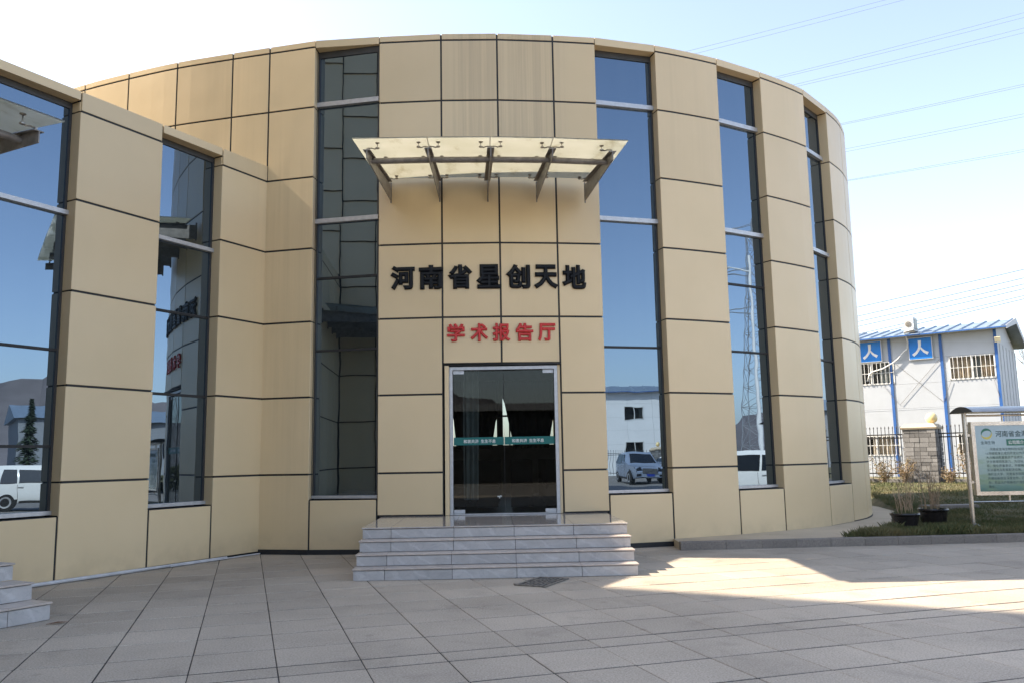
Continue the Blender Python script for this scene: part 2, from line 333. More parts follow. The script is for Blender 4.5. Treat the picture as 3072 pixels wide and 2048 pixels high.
def glyph(ch, size, offset=0.0, extrude=0.0, bevel=0.0):
    """outline of one character (or a line of them) as plain geometry, centred on its own box, in the XY plane"""
    cu = bpy.data.curves.new("glyph", 'FONT'); cu.body = ch; cu.size = size; cu.offset = offset; cu.extrude = extrude; cu.resolution_u = 3; cu.bevel_depth = bevel; cu.bevel_resolution = 0
    ob = bpy.data.objects.new("glyph", cu); COL.objects.link(ob); dg = bpy.context.evaluated_depsgraph_get()
    me = bpy.data.meshes.new_from_object(ob.evaluated_get(dg)); v = np.array([p.co[:] for p in me.vertices]) if len(me.vertices) else np.zeros((0, 3))
    f = [tuple(p.vertices) for p in me.polygons]
    bpy.data.objects.remove(ob); bpy.data.curves.remove(cu); bpy.data.meshes.remove(me); return v, f
def glyph_mb(mb, ch, size, centre, right, out, offset=0.0, extrude=0.0, align='c', upv=(0, 0, 1), box=None, bevel=0.0):
    v, f = glyph(ch, size, offset, extrude, bevel)
    if not len(v): return
    lo, hi = v.min(0), v.max(0); c = (lo + hi) / 2
    if align == 'l': c[0] = lo[0]
    k = np.ones(2)
    if box: k = np.array([box[0] / (hi[0] - lo[0]), box[1] / (hi[1] - lo[1])])
    R_, U_, O_ = np.array(right), np.array(upv, float), np.array(out)
    w_ = np.array(centre) + ((v[:, :1] - c[0]) * k[0]) * R_ + ((v[:, 1:2] - c[1]) * k[1]) * U_ + (v[:, 2:3] - c[2]) * O_
    mb.add([tuple(p) for p in w_], f)

# ------------------------------------------------------------------ ground
gm = MB(); gm.add([(-700, -700, -0.03), (700, -700, -0.03), (700, 700, -0.03), (-700, 700, -0.03)], [(0, 1, 2, 3)])
struct("ground", gm, M_ASPHALT)

E1 = Vector((math.cos(rad(17.5)), math.sin(rad(17.5)), 0)); E2 = Vector((-E1.y, E1.x, 0))
cols = [-1.725, -1.055, -0.39, 0.267, 0.923, 1.578, 2.235, 2.90, 3.548, 4.19, 4.82, 5.458, 6.10, 6.755, 7.41, 8.055]
while cols[0] > -11: cols.insert(0, cols[0] - 0.665)
while cols[-1] < 15: cols.append(cols[-1] + 0.65)
rows = [5.51, 6.17, 6.83, 7.15, 7.82, 8.48, 9.13, 9.78, 10.43, 11.08, 11.78, 12.49, 13.2, 13.88, 14.5]
while rows[0] > -6: rows.insert(0, rows[0] - 0.66)
while rows[-1] < 17: rows.append(rows[-1] + 0.66)
pav = thing("pavement", "x", "x", (0, 0, 0)); del pav["label"]; del pav["category"]; pav["kind"] = 'structure'
bm_ = MB(); corners = [E1 * cols[0] + E2 * rows[0], E1 * cols[-1] + E2 * rows[0], E1 * cols[-1] + E2 * rows[-1], E1 * cols[0] + E2 * rows[-1]]
bm_.add([(c.x, c.y, -0.0055) for c in corners], [(0, 1, 2, 3)]); part("joint_mortar", bm_, M_DIRT, pav)
slabs = []
for i in range(len(cols) - 1):
    for j in range(len(rows) - 1):
        c = E1 * (cols[i] + cols[i + 1]) / 2 + E2 * (rows[j] + rows[j + 1]) / 2
        if c.y > 15.6 or (c.x > 3.0 and c.y > 15.25) or (c.x < -6.6 and c.y > 14): continue
        p = project(c.x, c.y, 0); inside = p is not None and -0.03 < p[0] < 1.03 and p[1] < 1.06
        if inside and c.x < -4 and (0.88 * c.x - 0.475 * c.y) < -11.4: inside = False
        slabs.append((not inside, p[2] if p else 99, i, j, c))
slabs.sort(key=lambda s: s[:2])
cache = {}; rest = MB()
def slab_geo(mb, sx, sy, h=0.014, b=0.004):
    x, y = sx / 2, sy / 2
    vs = [(-x, -y, -h), (x, -y, -h), (x, y, -h), (-x, y, -h), (-x, -y, -b), (x, -y, -b), (x, y, -b), (-x, y, -b), (-x + b, -y + b, 0), (x - b, -y + b, 0), (x - b, y - b, 0), (-x + b, y - b, 0)]
    mb.add(vs, [(8, 9, 10, 11), (4, 5, 9, 8), (5, 6, 10, 9), (6, 7, 11, 10), (7, 4, 8, 11), (0, 1, 5, 4), (1, 2, 6, 5), (2, 3, 7, 6), (3, 0, 4, 7)])
nsl = 0
for out, d, i, j, c in slabs:
    sx = cols[i + 1] - cols[i] - 0.0095; sy = rows[j + 1] - rows[j] - 0.028
    if abs(rows[j + 1] - 7.15) < 0.01 or abs(rows[j] - 7.15) < 0.01: sy -= 0.009
    dz = random.uniform(-0.0016, 0.0012)
    if not out and nsl < 300:
        key = (round(sx, 2), round(sy, 2))
        if key not in cache:
            m_ = MB(); slab_geo(m_, sx, sy); cache[key] = m_.mesh("paving_slab", fix=False)
        o = put("paving_slab", cache[key], M_SLAB, pav, (c.x + random.uniform(-.001, .001), c.y + random.uniform(-.001, .001), dz))
        o.rotation_euler = (random.uniform(-.0016, .0016), random.uniform(-.0016, .0016), rad(17.5) + random.uniform(-.0022, .0022)); nsl += 1
    else:
        m_ = MB(); slab_geo(m_, sx, sy); R_ = Matrix.Rotation(rad(17.5), 3, 'Z')
        rest.add([R_ @ Vector(v) + Vector((c.x, c.y, dz)) for v in m_.v], m_.f)
part("paving_field", rest, M_SLAB, pav, kind='stuff')

# ------------------------------------------------------------------ round building
ZT, ZJ = 9.391, [9.268, 8.092, 6.748, 5.407, 4.066, 2.717, 1.368]
GAP = 0.033
RP = {'k': (-11.9, 18.7), 'j2': (-10.9, 17.75), 'j': (-9.85, 17.07), 'i': (-8.747, 16.5), 'h': (-7.623, 16.025), 'g': (-6.475, 15.6), 'f': (-5.273, 15.265), 'e': (-4.506, 15.066),
      'w': (-3.59, 14.837), 'p0': (-2.367, 14.726), 'p1': (-1.221, 14.658), 'p2': (-0.186, 14.676), 'p3': (0.85, 14.782), 'p4': (1.646, 14.899),
      '2l': (2.839, 15.241), '2r': (4.163, 15.825), '3l': (5.213, 16.457), '3r': (6.401, 17.336), '4l': (7.256, 18.307), '4r': (7.90, 19.16), '5': (8.45, 20.25), '6': (8.78, 21.4), '7': (8.9, 22.7), '8': (8.9, 24.0)}
ORDER = list(RP)
def crv(a, n=4):
    """points along the wall from RP[a] to its right-hand neighbour"""
    i = ORDER.index(a); P = [Vector((*RP[ORDER[max(0, min(len(ORDER) - 1, i + k))]], 0)) for k in (-1, 0, 1, 2)]
    if a in ('p0', 'p1', 'p2', 'p3', 'w', 'p4', '2r', '3r', 'e'): n = 1
    out = []
    for s in range(n + 1):
        t = s / n
        out.append(0.5 * ((2 * P[1]) + (-P[0] + P[2]) * t + (2 * P[0] - 5 * P[1] + 4 * P[2] - P[3]) * t * t + (-P[0] + 3 * P[1] - 3 * P[2] + P[3]) * t ** 3))
    return out
def outn(a, b):
    d = (Vector(b) - Vector(a)); d.z = 0; d.normalize(); return Vector((d.y, -d.x, 0)), d
def cladding(mb, pts, z0, z1, gl=GAP / 2, gr=GAP / 2, gb=GAP / 2, gt=GAP / 2, depth=0.03, proud=0.0):
    """one folded-edge sheet following a poly-line of wall points"""
    P = [Vector(p) for p in pts]; n = len(P); nr = []
    for i in range(n): nr.append(outn(P[max(0, i - 1)], P[min(n - 1, i + 1)])[0])
    d0 = (P[1] - P[0]).normalized(); d1 = (P[-1] - P[-2]).normalized()
    P[0] = P[0] + d0 * gl; P[-1] = P[-1] - d1 * gr; z0 += gb; z1 -= gt; e = 0.004
    colm = [(P[0] , -depth, 0), (P[0], -e, 0), (P[0] + d0 * e, 0, e)] + [(P[i], 0, e) for i in range(1, n - 1)] + [(P[-1] - d1 * e, 0, e), (P[-1], -e, 0), (P[-1], -depth, 0)]
    nrm = [nr[0]] * 3 + nr[1:-1] + [nr[-1]] * 3
    rowsz = [(z0, -depth), (z0, -e), (z0 + e, 0), (z1 - e, 0), (z1, -e), (z1, -depth)]
    vs = []; m = len(colm)
    for z, dd in rowsz:
        for (p, dc, _), nn in zip(colm, nrm):
            q = p + nn * (min(dd, dc) + proud); vs.append((q.x, q.y, z))
    mb.add(vs, [(r * m + c, r * m + c + 1, (r + 1) * m + c + 1, (r + 1) * m + c) for r in range(5) for c in range(m - 1)])
rb = thing("round_building", "curved building clad in beige metal panels with tall tinted window strips and a glass entrance", "building", (-0.3, 15.5, 0))
def panel(parent, pts, z0, z1, label=None, **kw):
    mb = MB(); cladding(mb, pts, z0, z1, **kw); return part("cladding_panel", mb, M_CLAD, parent, label=label)
def base_z(a): return {'2l': 0.02, '2r': 0.03, '3l': 0.08, '3r': 0.10, '4l': 0.115, '4r': 0.12, '5': 0.12, '6': 0.12, '7': 0.12}.get(a, 0.05)
COLUMNS = ['k', 'j2', 'j', 'i', 'h', 'g', 'f', 'e', 'p0', 'p1', 'p2', 'p3', '2l', '3l', '4l', '4r', '5', '6', '7']
WINDOWS = ['w', 'p4', '2r', '3r']
Z_DOOR = 3.245
for a in COLUMNS:
    pts = crv(a); hid = a in ('k', 'j2', 'j', 'i', 'h', 'g', 'f')
    ends = {}
    if a in ('p0', '2l', '3l', '4l'): ends['gl'] = .001
    if a in ('e', 'p3', '2l', '3l'): ends['gr'] = .001
    panel(rb, pts, ZJ[0], ZT, gt=0, **ends)
    zs = ZJ + [base_z(a)]
    for k in range(len(zs) - 1):
        if hid and k > 2: break
        if a == 'e' and k > 1: ends['gl'] = -.012
        if a in ('p0', 'p3') and k == 6: panel(rb, pts, 0.64, zs[k], **ends); continue
        if a in ('p1', 'p2'):
            if zs[k + 1] < 2.8 and zs[k] < Z_DOOR: continue
            if zs[k + 1] < Z_DOOR: panel(rb, pts, Z_DOOR, zs[k]); continue
        panel(rb, pts, zs[k + 1], zs[k], gb=GAP / 2 if k < 6 else 0.03, **ends)
# dark backing that shows in the joints, and roof, and the plain rear wall
bk = MB()
for a in COLUMNS:
    pts = crv(a); z0 = 0
    q = [Vector(p) - outn(pts[max(0, i - 1)], pts[min(len(pts) - 1, i + 1)])[0] * 0.008 for i, p in enumerate(pts)]
    if a in ('p1', 'p2'): z0 = Z_DOOR
    dd = .022
    if a in ('p0', '2l', '3l', '4l'): q[0] = q[0] + (q[1] - q[0]).normalized() * dd
    if a in ('e', 'p3', '2l', '3l'): q[-1] = q[-1] - (q[-1] - q[-2]).normalized() * dd
    for p, r in zip(q[:-1], q[1:]):
        nn = outn(p, r)[0]; bk.prism([(p.x, p.y, z0), (r.x, r.y, z0), tuple(Vector((r.x, r.y, z0)) - nn * 0.16), tuple(Vector((p.x, p.y, z0)) - nn * 0.16)], (0, 0, ZT - 0.03 - z0))
part("joint_backing", bk, M_BLACK, rb)
rf = MB(); ring = []
for a in ORDER[:-1]: ring += [p - outn(Vector((*RP[a], 0)), Vector((*RP[ORDER[ORDER.index(a) + 1]], 0)))[0] * 0.02 for p in crv(a)[:-1]]
ring += [Vector((8.9, 24, 0)), Vector((-11.9, 24, 0))]
rf.prism([(p.x, p.y, ZT - 0.095) for p in ring], (0, 0, 0.08)); part("roof", rf, M_ROOFFELT, rb)
rw = MB()
for x0, x1, z0, z1 in ((-11.9, -1.75, 0, ZT - .096), (-1.75, 1.12, 3.6, ZT - .096), (-1.75, 1.12, 0, 1.95), (-.47, -.3, 1.95, 3.6), (1.12, 8.9, 0, ZT - .096)):
    rw.box(x0, x1, 23.8, 24.0, z0, z1)
rw.box(-11.9, -11.7, 18.7, 23.8, 0, ZT - .096)
part("rear_wall", rw, M_WALLCORE, rb)
for grp in (('e', 'w'), ORDER[ORDER.index('p4'):-1]):
    sk = MB()
    for a in grp:
        pts = crv(a)
        for p, r in zip(pts[:-1], pts[1:]):
            nn, d = outn(p, r); sk.prism([tuple(p + nn * 0.012), tuple(r + nn * 0.012), tuple(r - nn * 0.05), tuple(p - nn * 0.05)], (0, 0, base_z(a) + 0.022 + (0.012 if base_z(a) < .06 else 0)))
    part("skirting", sk, M_BLACK, rb)

REC = 0.20
def window(parent, A, B, zhead, ztop, rowsz, silver, joints, zs0, zs1, fz=None, seed=0, skew=0.0):
    """tall recessed window between the wall points A (left) and B (right)"""
    A, B = Vector((*A, 0)), Vector((*B, 0)); nn, d = outn(A, B); L = (B - A).length; inn = -nn
    # fascia over it, folded back as a soffit
    fm = MB(); zf = fz
    fm.prism([tuple(A + d * .012 + Vector((0, 0, zf))), tuple(A + d * .012 + inn * REC + Vector((0, 0, zf))), tuple(A + d * .012 + inn * REC + Vector((0, 0, zf + .02))), tuple(A + d * .012 + inn * .03 + Vector((0, 0, zf + .02))), tuple(A + d * .012 + inn * .03 + Vector((0, 0, ztop))), tuple(A + d * .012 + Vector((0, 0, ztop)))], tuple(d * (L - .024)))
    part("fascia", fm, M_CLAD, parent)
    # side returns of the neighbouring piers, with the same joints
    zz = [zf - .005] + [z for z in rowsz if zs1 + .05 < z < zf - .1] + [zs0 - .02]
    for X, sgn in ((A, 1), (B, -1)):
        for t_, b_ in zip(zz[:-1], zz[1:]):
            m_ = MB(); g = 0.012
            m_.obox(tuple(X + inn * .031 + Vector((0, 0, b_ + g))), tuple(d * (-sgn * .02)), tuple(inn * (REC - .031)), (0, 0, t_ - b_ - 2 * g)); part("reveal_panel", m_, M_CLAD, parent)
    m_ = MB()
    for X, sgn in ((A, 1), (B, -1)): m_.obox(tuple(X + inn * .036 - d * sgn * .075 + Vector((0, 0, 0))), tuple(d * (sgn * .058)), tuple(inn * (REC + .10)), (0, 0, ztop - .06))
    part("reveal_backing", m_, M_BLACK, parent)
    # panel below the sill and its dark ledge
    m_ = MB(); m_.obox(tuple(A + inn * .010 + Vector((0, 0, 0))), tuple(d * L), tuple(inn * (REC + .1)), (0, 0, zs0 - .022)); part("sill_ledge", m_, M_BLACK, parent)
    f = MB(); P0 = A + inn * REC; d_old = d; d = (d * L - inn * skew).normalized(); nn = Vector((d.y, -d.x, 0)); inn = -nn
    f.obox(tuple(P0 + Vector((0, 0, zhead))), tuple(d * L), tuple(inn * .06), (0, 0, zf - zhead))
    for o_, wd in ((0, .035), (L - .035, .035)): f.obox(tuple(P0 + d * o_ + Vector((0, 0, zs1))), tuple(d * wd), tuple(inn * .06), (0, 0, zhead - zs1))
    wobj = part("window", f, M_FRAME, parent)
    edges = [zs1] + sorted([z for z in joints] + [s_[0] for s_ in silver]) + [zhead]
    tops = {s_[0]: s_[1] for s_ in silver}
    for z in joints:
        m_ = MB(); m_.obox(tuple(P0 + d * .035 - inn * .004 + Vector((0, 0, z - .02))), tuple(d * (L - .07)), tuple(inn * .05), (0, 0, .04)); part("glazing_joint", m_, M_BLACK, wobj)
    for a_, b_ in silver:
        m_ = MB(); m_.obox(tuple(P0 + d * .004 - inn * .055 + Vector((0, 0, a_))), tuple(d * (L - .008)), tuple(inn * .1), (0, 0, b_ - a_)); part("transom", m_, M_ALU, wobj)
    m_ = MB(); m_.obox(tuple(P0 + d * .004 - inn * .045 + Vector((0, 0, zs0))), tuple(d * (L - .008)), tuple(inn * .1), (0, 0, zs1 - zs0)); part("sill", m_, M_ALU, wobj)
    rg = random.Random(seed)
    for z0, z1 in zip(edges[:-1], edges[1:]):
        zb = tops.get(z0, z0 + (.02 if z0 in joints else 0)); zt = z1 - (.02 if z1 in joints else 0)
        tx, tz = rg.uniform(-.0025, .0025), rg.uniform(-.0025, .0025)
        m_ = MB(); q = P0 + inn * .022
        c = [(.035, zb), (L - .035, zb), (L - .035, zt), (.035, zt)]
        m_.prism([tuple(q + d * a_ + inn * (tx * (a_ - L / 2) * 1 + tz * (b_ - (zb + zt) / 2)) + Vector((0, 0, b_))) for a_, b_ in c], tuple(inn * .012)); part("pane", m_, M_GLASS, wobj)
    return wobj
ZSIL0, ZSIL1 = 0.945, 0.995
for k, a in enumerate(WINDOWS):
    b = ORDER[ORDER.index(a) + 1]; A, B = RP[a], RP[b]
    js = [3.555] + ([4.88] if a in ('w', '2r') else [])
    window(rb, A, B, 9.13, ZT, ZJ, [(5.905, 5.985), (8.145, 8.23)], js, ZSIL0, ZSIL1, fz=9.252, seed=k + 3, skew=.145 if a == 'w' else 0)
    pts = [Vector((*A, 0)), Vector((*B, 0))]
    panel(rb, pts, base_z(a) if a != 'w' else .05, ZSIL0 - .005, gl=.03, gr=.03, gb=.03, gt=.022)

# entrance: jambs, door set, room behind
dl, dr = -1.205, 0.842
A_, B_ = Vector((*RP['p1'], 0)), Vector((*RP['p3'], 0))
def yp(x):
    for a, b in (('p0', 'p1'), ('p1', 'p2'), ('p2', 'p3'), ('p3', 'p4')):
        (x0, y0), (x1, y1) = RP[a], RP[b]
        if x <= x1 or b == 'p4': return y0 + (y1 - y0) * (x - x0) / (x1 - x0)
ZP = 0.634
jm = MB()
DY = 14.80                                    # plane of the door frame
for x0, x1 in ((dl + .012, -1.122), (0.792, dr - .005)):
    m_ = MB(); m_.box(x0, x1, min(yp(x0), yp(x1)) + .03, DY + .03, ZP + .002, Z_DOOR - .03); part("door_jamb", m_, M_CLAD, rb)
m_ = MB(); m_.box(dl - .01, dr + .01, 14.72, DY + .1, Z_DOOR - .028, Z_DOOR - .002); part("door_head", m_, M_BLACK, rb)
door = MB()
door.box(-1.118, -1.062, DY - .03, DY + .09, ZP, 3.2); door.box(0.73, 0.788, DY - .03, DY + .09, ZP, 3.2); door.box(-1.062, 0.73, DY - .03, DY + .09, 3.145, 3.2)
door_o = part("entrance_door", door, M_ALU, rb)
for k, (x0, x1) in enumerate(((-1.052, -0.170), (-0.160, 0.722))):
    m_ = MB(); m_.box(x0, x1, DY + .02, DY + .032, ZP + .03, 3.125); part("door_leaf", m_, M_DOORGLASS, door_o)
    xb = (x0, x0 + .19) if k == 0 else (x1 - .19, x1)
    for z0, z1 in ((ZP + .022, ZP + .085), (3.075, 3.135)):
        m_ = MB(); m_.box(xb[0], xb[1], DY + .008, DY + .044, z0, z1); part("patch_fitting", m_, M_ALU, door_o)
    m_ = MB(); m_.box(x0 + .002, x1 - .002, DY + .0165, DY + .0185, 1.828, 1.962); part("film_band", m_, M_GREENBAND, door_o)
    m_ = MB(); xc = (x0 + x1) / 2 - (0.0 if k == 0 else 0.045)
    glyph_mb(m_, "和衷共济", .066, (xc - .135, DY + .0145, 1.893), (1, 0, 0), (0, -1, 0), bevel=.0011)
    glyph_mb(m_, "生生不息", .066, (xc + .165, DY + .0145, 1.893), (1, 0, 0), (0, -1, 0), bevel=.0011)
    part("lettering", m_, M_WHITEPRINT, door_o)
m_ = MB(); m_.box(-0.168, -0.162, DY + .012, DY + .04, ZP + .03, 3.13); part("meeting_seal", m_, M_BLACK, door_o)
m_ = MB(); m_.box(-.30, -.22, DY + .016, DY + .018, .93, .945); m_.obox((-.262, DY + .016, .90), (.03, 0, .05), (0, .002, 0), (-.01, 0, .012)); part("tape_scrap", m_, M_WHITEPRINT, door_o)
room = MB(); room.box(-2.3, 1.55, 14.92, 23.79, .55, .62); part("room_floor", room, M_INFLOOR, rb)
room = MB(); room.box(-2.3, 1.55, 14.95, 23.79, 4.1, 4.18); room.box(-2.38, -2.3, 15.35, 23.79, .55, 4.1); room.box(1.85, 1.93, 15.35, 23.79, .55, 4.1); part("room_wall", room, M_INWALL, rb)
def drape(x0, x1, xb0, xb1, z0, z1, y, n=18, amp=.05):
    m = MB(); vs = []; fs = []
    for r in range(9):
        t = r / 8; a = x0 + (xb0 - x0) * t; b = x1 + (xb1 - x1) * t; z = z1 + (z0 - z1) * t
        for i in range(n + 1):
            s = i / n; vs.append((a + (b - a) * s, y + amp * math.sin(s * n * 1.9 + .4 * t), z))
    for r in range(8):
        for i in range(n): fs.append((r * (n + 1) + i, r * (n + 1) + i + 1, (r + 1) * (n + 1) + i + 1, (r + 1) * (n + 1) + i))
    m.add(vs, fs); return m
def parted(x0, x1, a, b, zl, zr, y):
    m = MB(); vs = []; fs = []; n = 18; zs = [3.75, 3.4, 3.1, 2.8, 2.6, 2.4, 2.2, 2.05, 1.85]
    for z in zs:
        l = x0 + (a - x0) * max(0, min(1, (zl - z) / (zl - 1.95))) - .05 * (z >= zl); r = x1 + (b - x1) * max(0, min(1, (zr - z) / (zr - 1.95))) + .05 * (z >= zr)
        for i in range(n + 1): vs.append((l + (r - l) * i / n, y + .04 * math.sin(i * 1.9), z))
    for r in range(len(zs) - 1):
        for i in range(n): fs.append((r * (n + 1) + i, r * (n + 1) + i + 1, (r + 1) * (n + 1) + i + 1, (r + 1) * (n + 1) + i))
    m.add(vs, fs); return m
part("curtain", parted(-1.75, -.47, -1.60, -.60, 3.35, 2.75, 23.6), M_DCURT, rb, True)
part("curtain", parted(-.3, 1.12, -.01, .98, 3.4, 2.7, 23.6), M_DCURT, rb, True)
m_ = MB(); m_.box(-.13, -.09, 23.78, 23.83, 1.95, 3.6); m_.box(-1.75, 1.12, 23.78, 23.83, 2.74, 2.79); part("rear_window_frame", m_, M_FRAME, rb)
part("curtain", drape(-.93, -.62, -.93, -.66, .85, 3.6, 15.6, 10, .025), M_LCURT, rb, True)
m_ = MB()
for k in range(5):
    for x in (-1.9, -1.2, -.55, .15, .85, 1.45):
        y = 17.2 + k * 1.2; m_.box(x - .22, x + .22, y, y + .07, .62, 1.55); m_.box(x - .22, x + .22, y - .45, y, .98, 1.06)
part("hall_seats", m_, M_DCURT, rb, kind='stuff')

# lettering on the portal wall
def wall_text(name, label, chars, xs, zc, box, mat, size, off, thick, stand, bev):
    t = thing(name, label, "lettering", (xs[len(xs) // 2], 14.6, zc))
    for ch, x, dz in zip(chars, xs, [0] * len(xs)):
        y = yp(x); sgn = (yp(x + .1) - yp(x - .1)) / .2; d = Vector((1, sgn, 0)).normalized(); o_ = Vector((d.y, -d.x, 0))
        m_ = MB(); glyph_mb(m_, ch, size, Vector((x, y, zc - 0.004 * x)) + o_ * (stand + thick), d, o_, off, thick, box=box, bevel=bev)
        part("character", m_, mat, t)
        p_ = MB()
        for a_, b_ in ((-.12, .08), (.1, -.06)): p_.tube([Vector((x, y, zc)) + d * a_ * box[0] / .44 + Vector((0, 0, b_)) + o_ * q for q in (0, stand)], .006, 6)
        part("fixing_pin", p_, M_FIT, t)
wall_text("black_wall_lettering", "row of seven large black raised characters 河南省星创天地 on the beige wall", "河南省星创天地",
          [-1.93, -1.42, -0.905, -0.40, 0.125, 0.625, 1.135], 4.785, (.44, .445), M_LBLACK, .46, 0, .004, .018, .0235)
wall_text("red_wall_lettering", "row of five smaller red raised characters 学术报告厅 above the glass door", "学术报告厅",
          [-0.985, -0.575, -0.185, 0.222, 0.615], 3.785, (.315, .32), M_LRED, .34, 0, .004, .022, .0125)

# ------------------------------------------------------------------ left wing
TW, NW = Vector((.4745, .8803, 0)), Vector((.8803, -.4745, 0)); W0 = Vector((-4.506, 15.066, 0))
def wp(s): return W0 - TW * s       # s metres from the inner corner towards the camera
LZT = 7.045; LZ = [6.748, 5.407, 4.066, 2.717, 1.368, .04]
lw = thing("wing_building", "lower straight wing of beige panels meeting the curved building at the inner corner", "building", (-7.5, 10.5, 0))
def lpiers():
    return [(0.0, 1.06), (2.31, 3.75)]
segs = [(0.0, 1.06, 'p'), (1.06, 2.305, 'w'), (2.305, 3.745, 'p'), (3.745, 4.99, 'w'), (4.99, 6.13, 'p'), (6.13, 7.17, 'p'), (7.17, 8.2, 'p'), (8.2, 9.27, 'p')]
for k, (s0, s1, ty) in enumerate(segs):
    A, B = wp(s1), wp(s0)           # left, right as seen from the front
    if ty == 'p':
        panel(lw, [A, B], LZ[0], LZT, gt=0, gr=-.012 if s0 == 0 else GAP / 2)
        for a, b in zip(LZ[:-1], LZ[1:]):
            panel(lw, [A, B], b, a, gb=GAP / 2 if b > .1 else .01, gr=-.012 if s0 == 0 else (.001 if k == 2 else GAP / 2), gl=.001 if k in (0, 2) else GAP / 2)
    else:
        js = [2.705, 4.045] if k == 1 else [1.864, 3.22]
        window(lw, A[:2], B[:2], 6.815, LZT, LZ, [(5.197, 5.262)], js, .922, .978, fz=6.912, seed=20 + k)
        panel(lw, [A, B], .04, .917, gl=.03, gr=.03, gb=.01, gt=.022)
bk = MB()
for s0, s1, ty in segs:
    if ty == 'p': bk.obox(tuple(wp(s0 + .022) - NW * .008), tuple(-TW * (s1 - s0 - .044)), tuple(-NW * .16), (0, 0, LZT - .03))
part("joint_backing", bk, M_BLACK, lw)
rf = MB(); q = [wp(-.1) - NW * .03, wp(16) - NW * .03, wp(16) - NW * 1.45, wp(-.1) - NW * 1.45]
rf.prism([(p.x, p.y, LZT - .095) for p in q], (0, 0, .085)); part("roof", rf, M_ROOFFELT, lw)
rw = MB(); rw.obox(tuple(wp(-.1) - NW * 1.45), tuple(-TW * 16.1), tuple(NW * .15), (0, 0, LZT - .096)); rw.obox(tuple(wp(9.27) - NW * .03), tuple(-TW * .1), tuple(-NW * .18), (0, 0, LZT - .096)); rw.obox(tuple(wp(16)), tuple(TW * .15), tuple(-NW * 1.45), (0, 0, LZT - .096))
part("rear_wall", rw, M_WALLCORE, lw)

# tall block closing the wing at its far end (out of the frame on the left): it shades the forecourt and is mirrored in the window left of the door
TS = 9.3; off = Vector((math.cos(SUN_AZ), math.sin(SUN_AZ), 0)); need = (TW.dot(Vector((1.0, 10.75, 0))) - TW.dot(wp(TS))) / TW.dot(off); TWH = need * math.tan(SUN_EL)
tower = thing("tall_block", "tall beige panelled block mirrored in the dark window left of the door", "building", tuple(wp(12)))
tq = [wp(TS + .03) + NW * 3.2, wp(TS + .03) - NW * 30, wp(TS + 10) - NW * 30, wp(TS + 10) + NW * 3.2]
tm = MB(); tm.prism([tuple(p) for p in tq], (0, 0, TWH)); part("wall", tm, M_CLAD, tower)
tm = MB(); tm.prism([tuple(p + Vector((0, 0, TWH + .002))) for p in tq], (0, 0, .05)); part("roof", tm, M_ROOFFELT, tower)
for q in range(-4, 3):
    z = .04 if q >= 0 else LZT + .02; k = 0 if q >= 0 else 5
    while z < TWH - .2 and k < 17:
        z1 = min(z + 1.341, TWH); m_ = MB(); cladding(m_, [wp(TS) + NW * (.03 + q * 1.06), wp(TS) + NW * (.03 + (q + 1) * 1.06)], z, z1); part("cladding_panel", m_, M_CLAD, tower); z = z1; k += 1
bk = MB(); bk.obox(tuple(wp(TS) + NW * 3.18 - TW * .01), tuple(-NW * 7.4), tuple(-TW * .015), (0, 0, TWH - .1)); part("joint_backing", bk, M_BLACK, tower)

# white conduit along the foot of the wing
m_ = MB()
m_.tube([tuple(wp(s) + NW * .035 + Vector((0, 0, .03))) for s in (.75, 2.2, 2.6, 3.4, 4.2)], [.019, .022, .026, .026, .026], 10)
m_.tube([tuple(wp(s) + NW * .06 + Vector((0, 0, .018))) for s in (.02, .9, 1.9)], .012, 8)
solo("conduit_pipe", m_, M_PVC, "white plastic conduit lying along the foot of the left wing", "pipe", tuple(wp(2)), smooth=True)

# ------------------------------------------------------------------ steps
def steps(name, label, O, right, out, width, depth_top, treads, riser, joints, core_back):
    """O: front-left foot of the lowest riser; right/out unit vectors"""
    O, right, out = Vector(O), Vector(right), Vector(out); t = thing(name, label, "steps", tuple(O + right * width / 2 - out * .6))
    y = 0; n = len(treads) + 1; core = MB()
    for k in range(n):
        z0, z1 = k * riser, (k + 1) * riser; dep = treads[k] if k < n - 1 else depth_top
        core.obox(tuple(O + right * .03 - out * (y + .03) + Vector((0, 0, z0 - (.0 if k else .02)))), tuple(right * (width - .06)), tuple(-out * (core_back - y - .035)), (0, 0, riser - .03))
        e = [0] + [j + random.uniform(-.02, .02) for j in joints] + [width]
        for a, b in zip(e[:-1], e[1:]):
            m = MB(); m.obox(tuple(O + right * (a + .0035) - out * y + Vector((0, 0, z0 + .004))), tuple(right * (b - a - .007)), tuple(-out * .022), (0, 0, riser - .034)); part("riser", m, M_MARBLE, t)
            m = MB(); nose = .014; zt = z1 - .022; g = .0025
            p0 = O + right * (a + g - (nose if a == 0 else 0)) - out * (y - nose); L = b - a - 2 * g + (nose if a == 0 else 0) + (nose if b == width else 0)
            D = dep + nose + (.012 if k < n - 1 else 0)
            prof = [(0, .004), (.004, 0), (D, 0), (D, .02), (.004, .02), (0, .016)]
            m.prism([tuple(p0 - out * a_ + Vector((0, 0, zt + b_))) for a_, b_ in prof], tuple(right * L)); part("tread", m, M_MARBLE_TOP if k == n - 1 else M_MARBLE_TREAD, t)
        # side cheeks
        for sx, sg in ((0, 1), (width, -1)):
            m = MB(); m.obox(tuple(O + right * sx - out * (y + .023) + Vector((0, 0, z0 + .0015))), tuple(right * (sg * .022)), tuple(-out * (core_back - y - .03)), (0, 0, riser - .028)); part("side_slab", m, M_MARBLE, t)
        y += dep
    part("core", core, M_DIRT, t); return t
sr = Vector((math.cos(rad(1.5)), math.sin(rad(1.5)), 0)); sout = Vector((sr.y, -sr.x, 0))
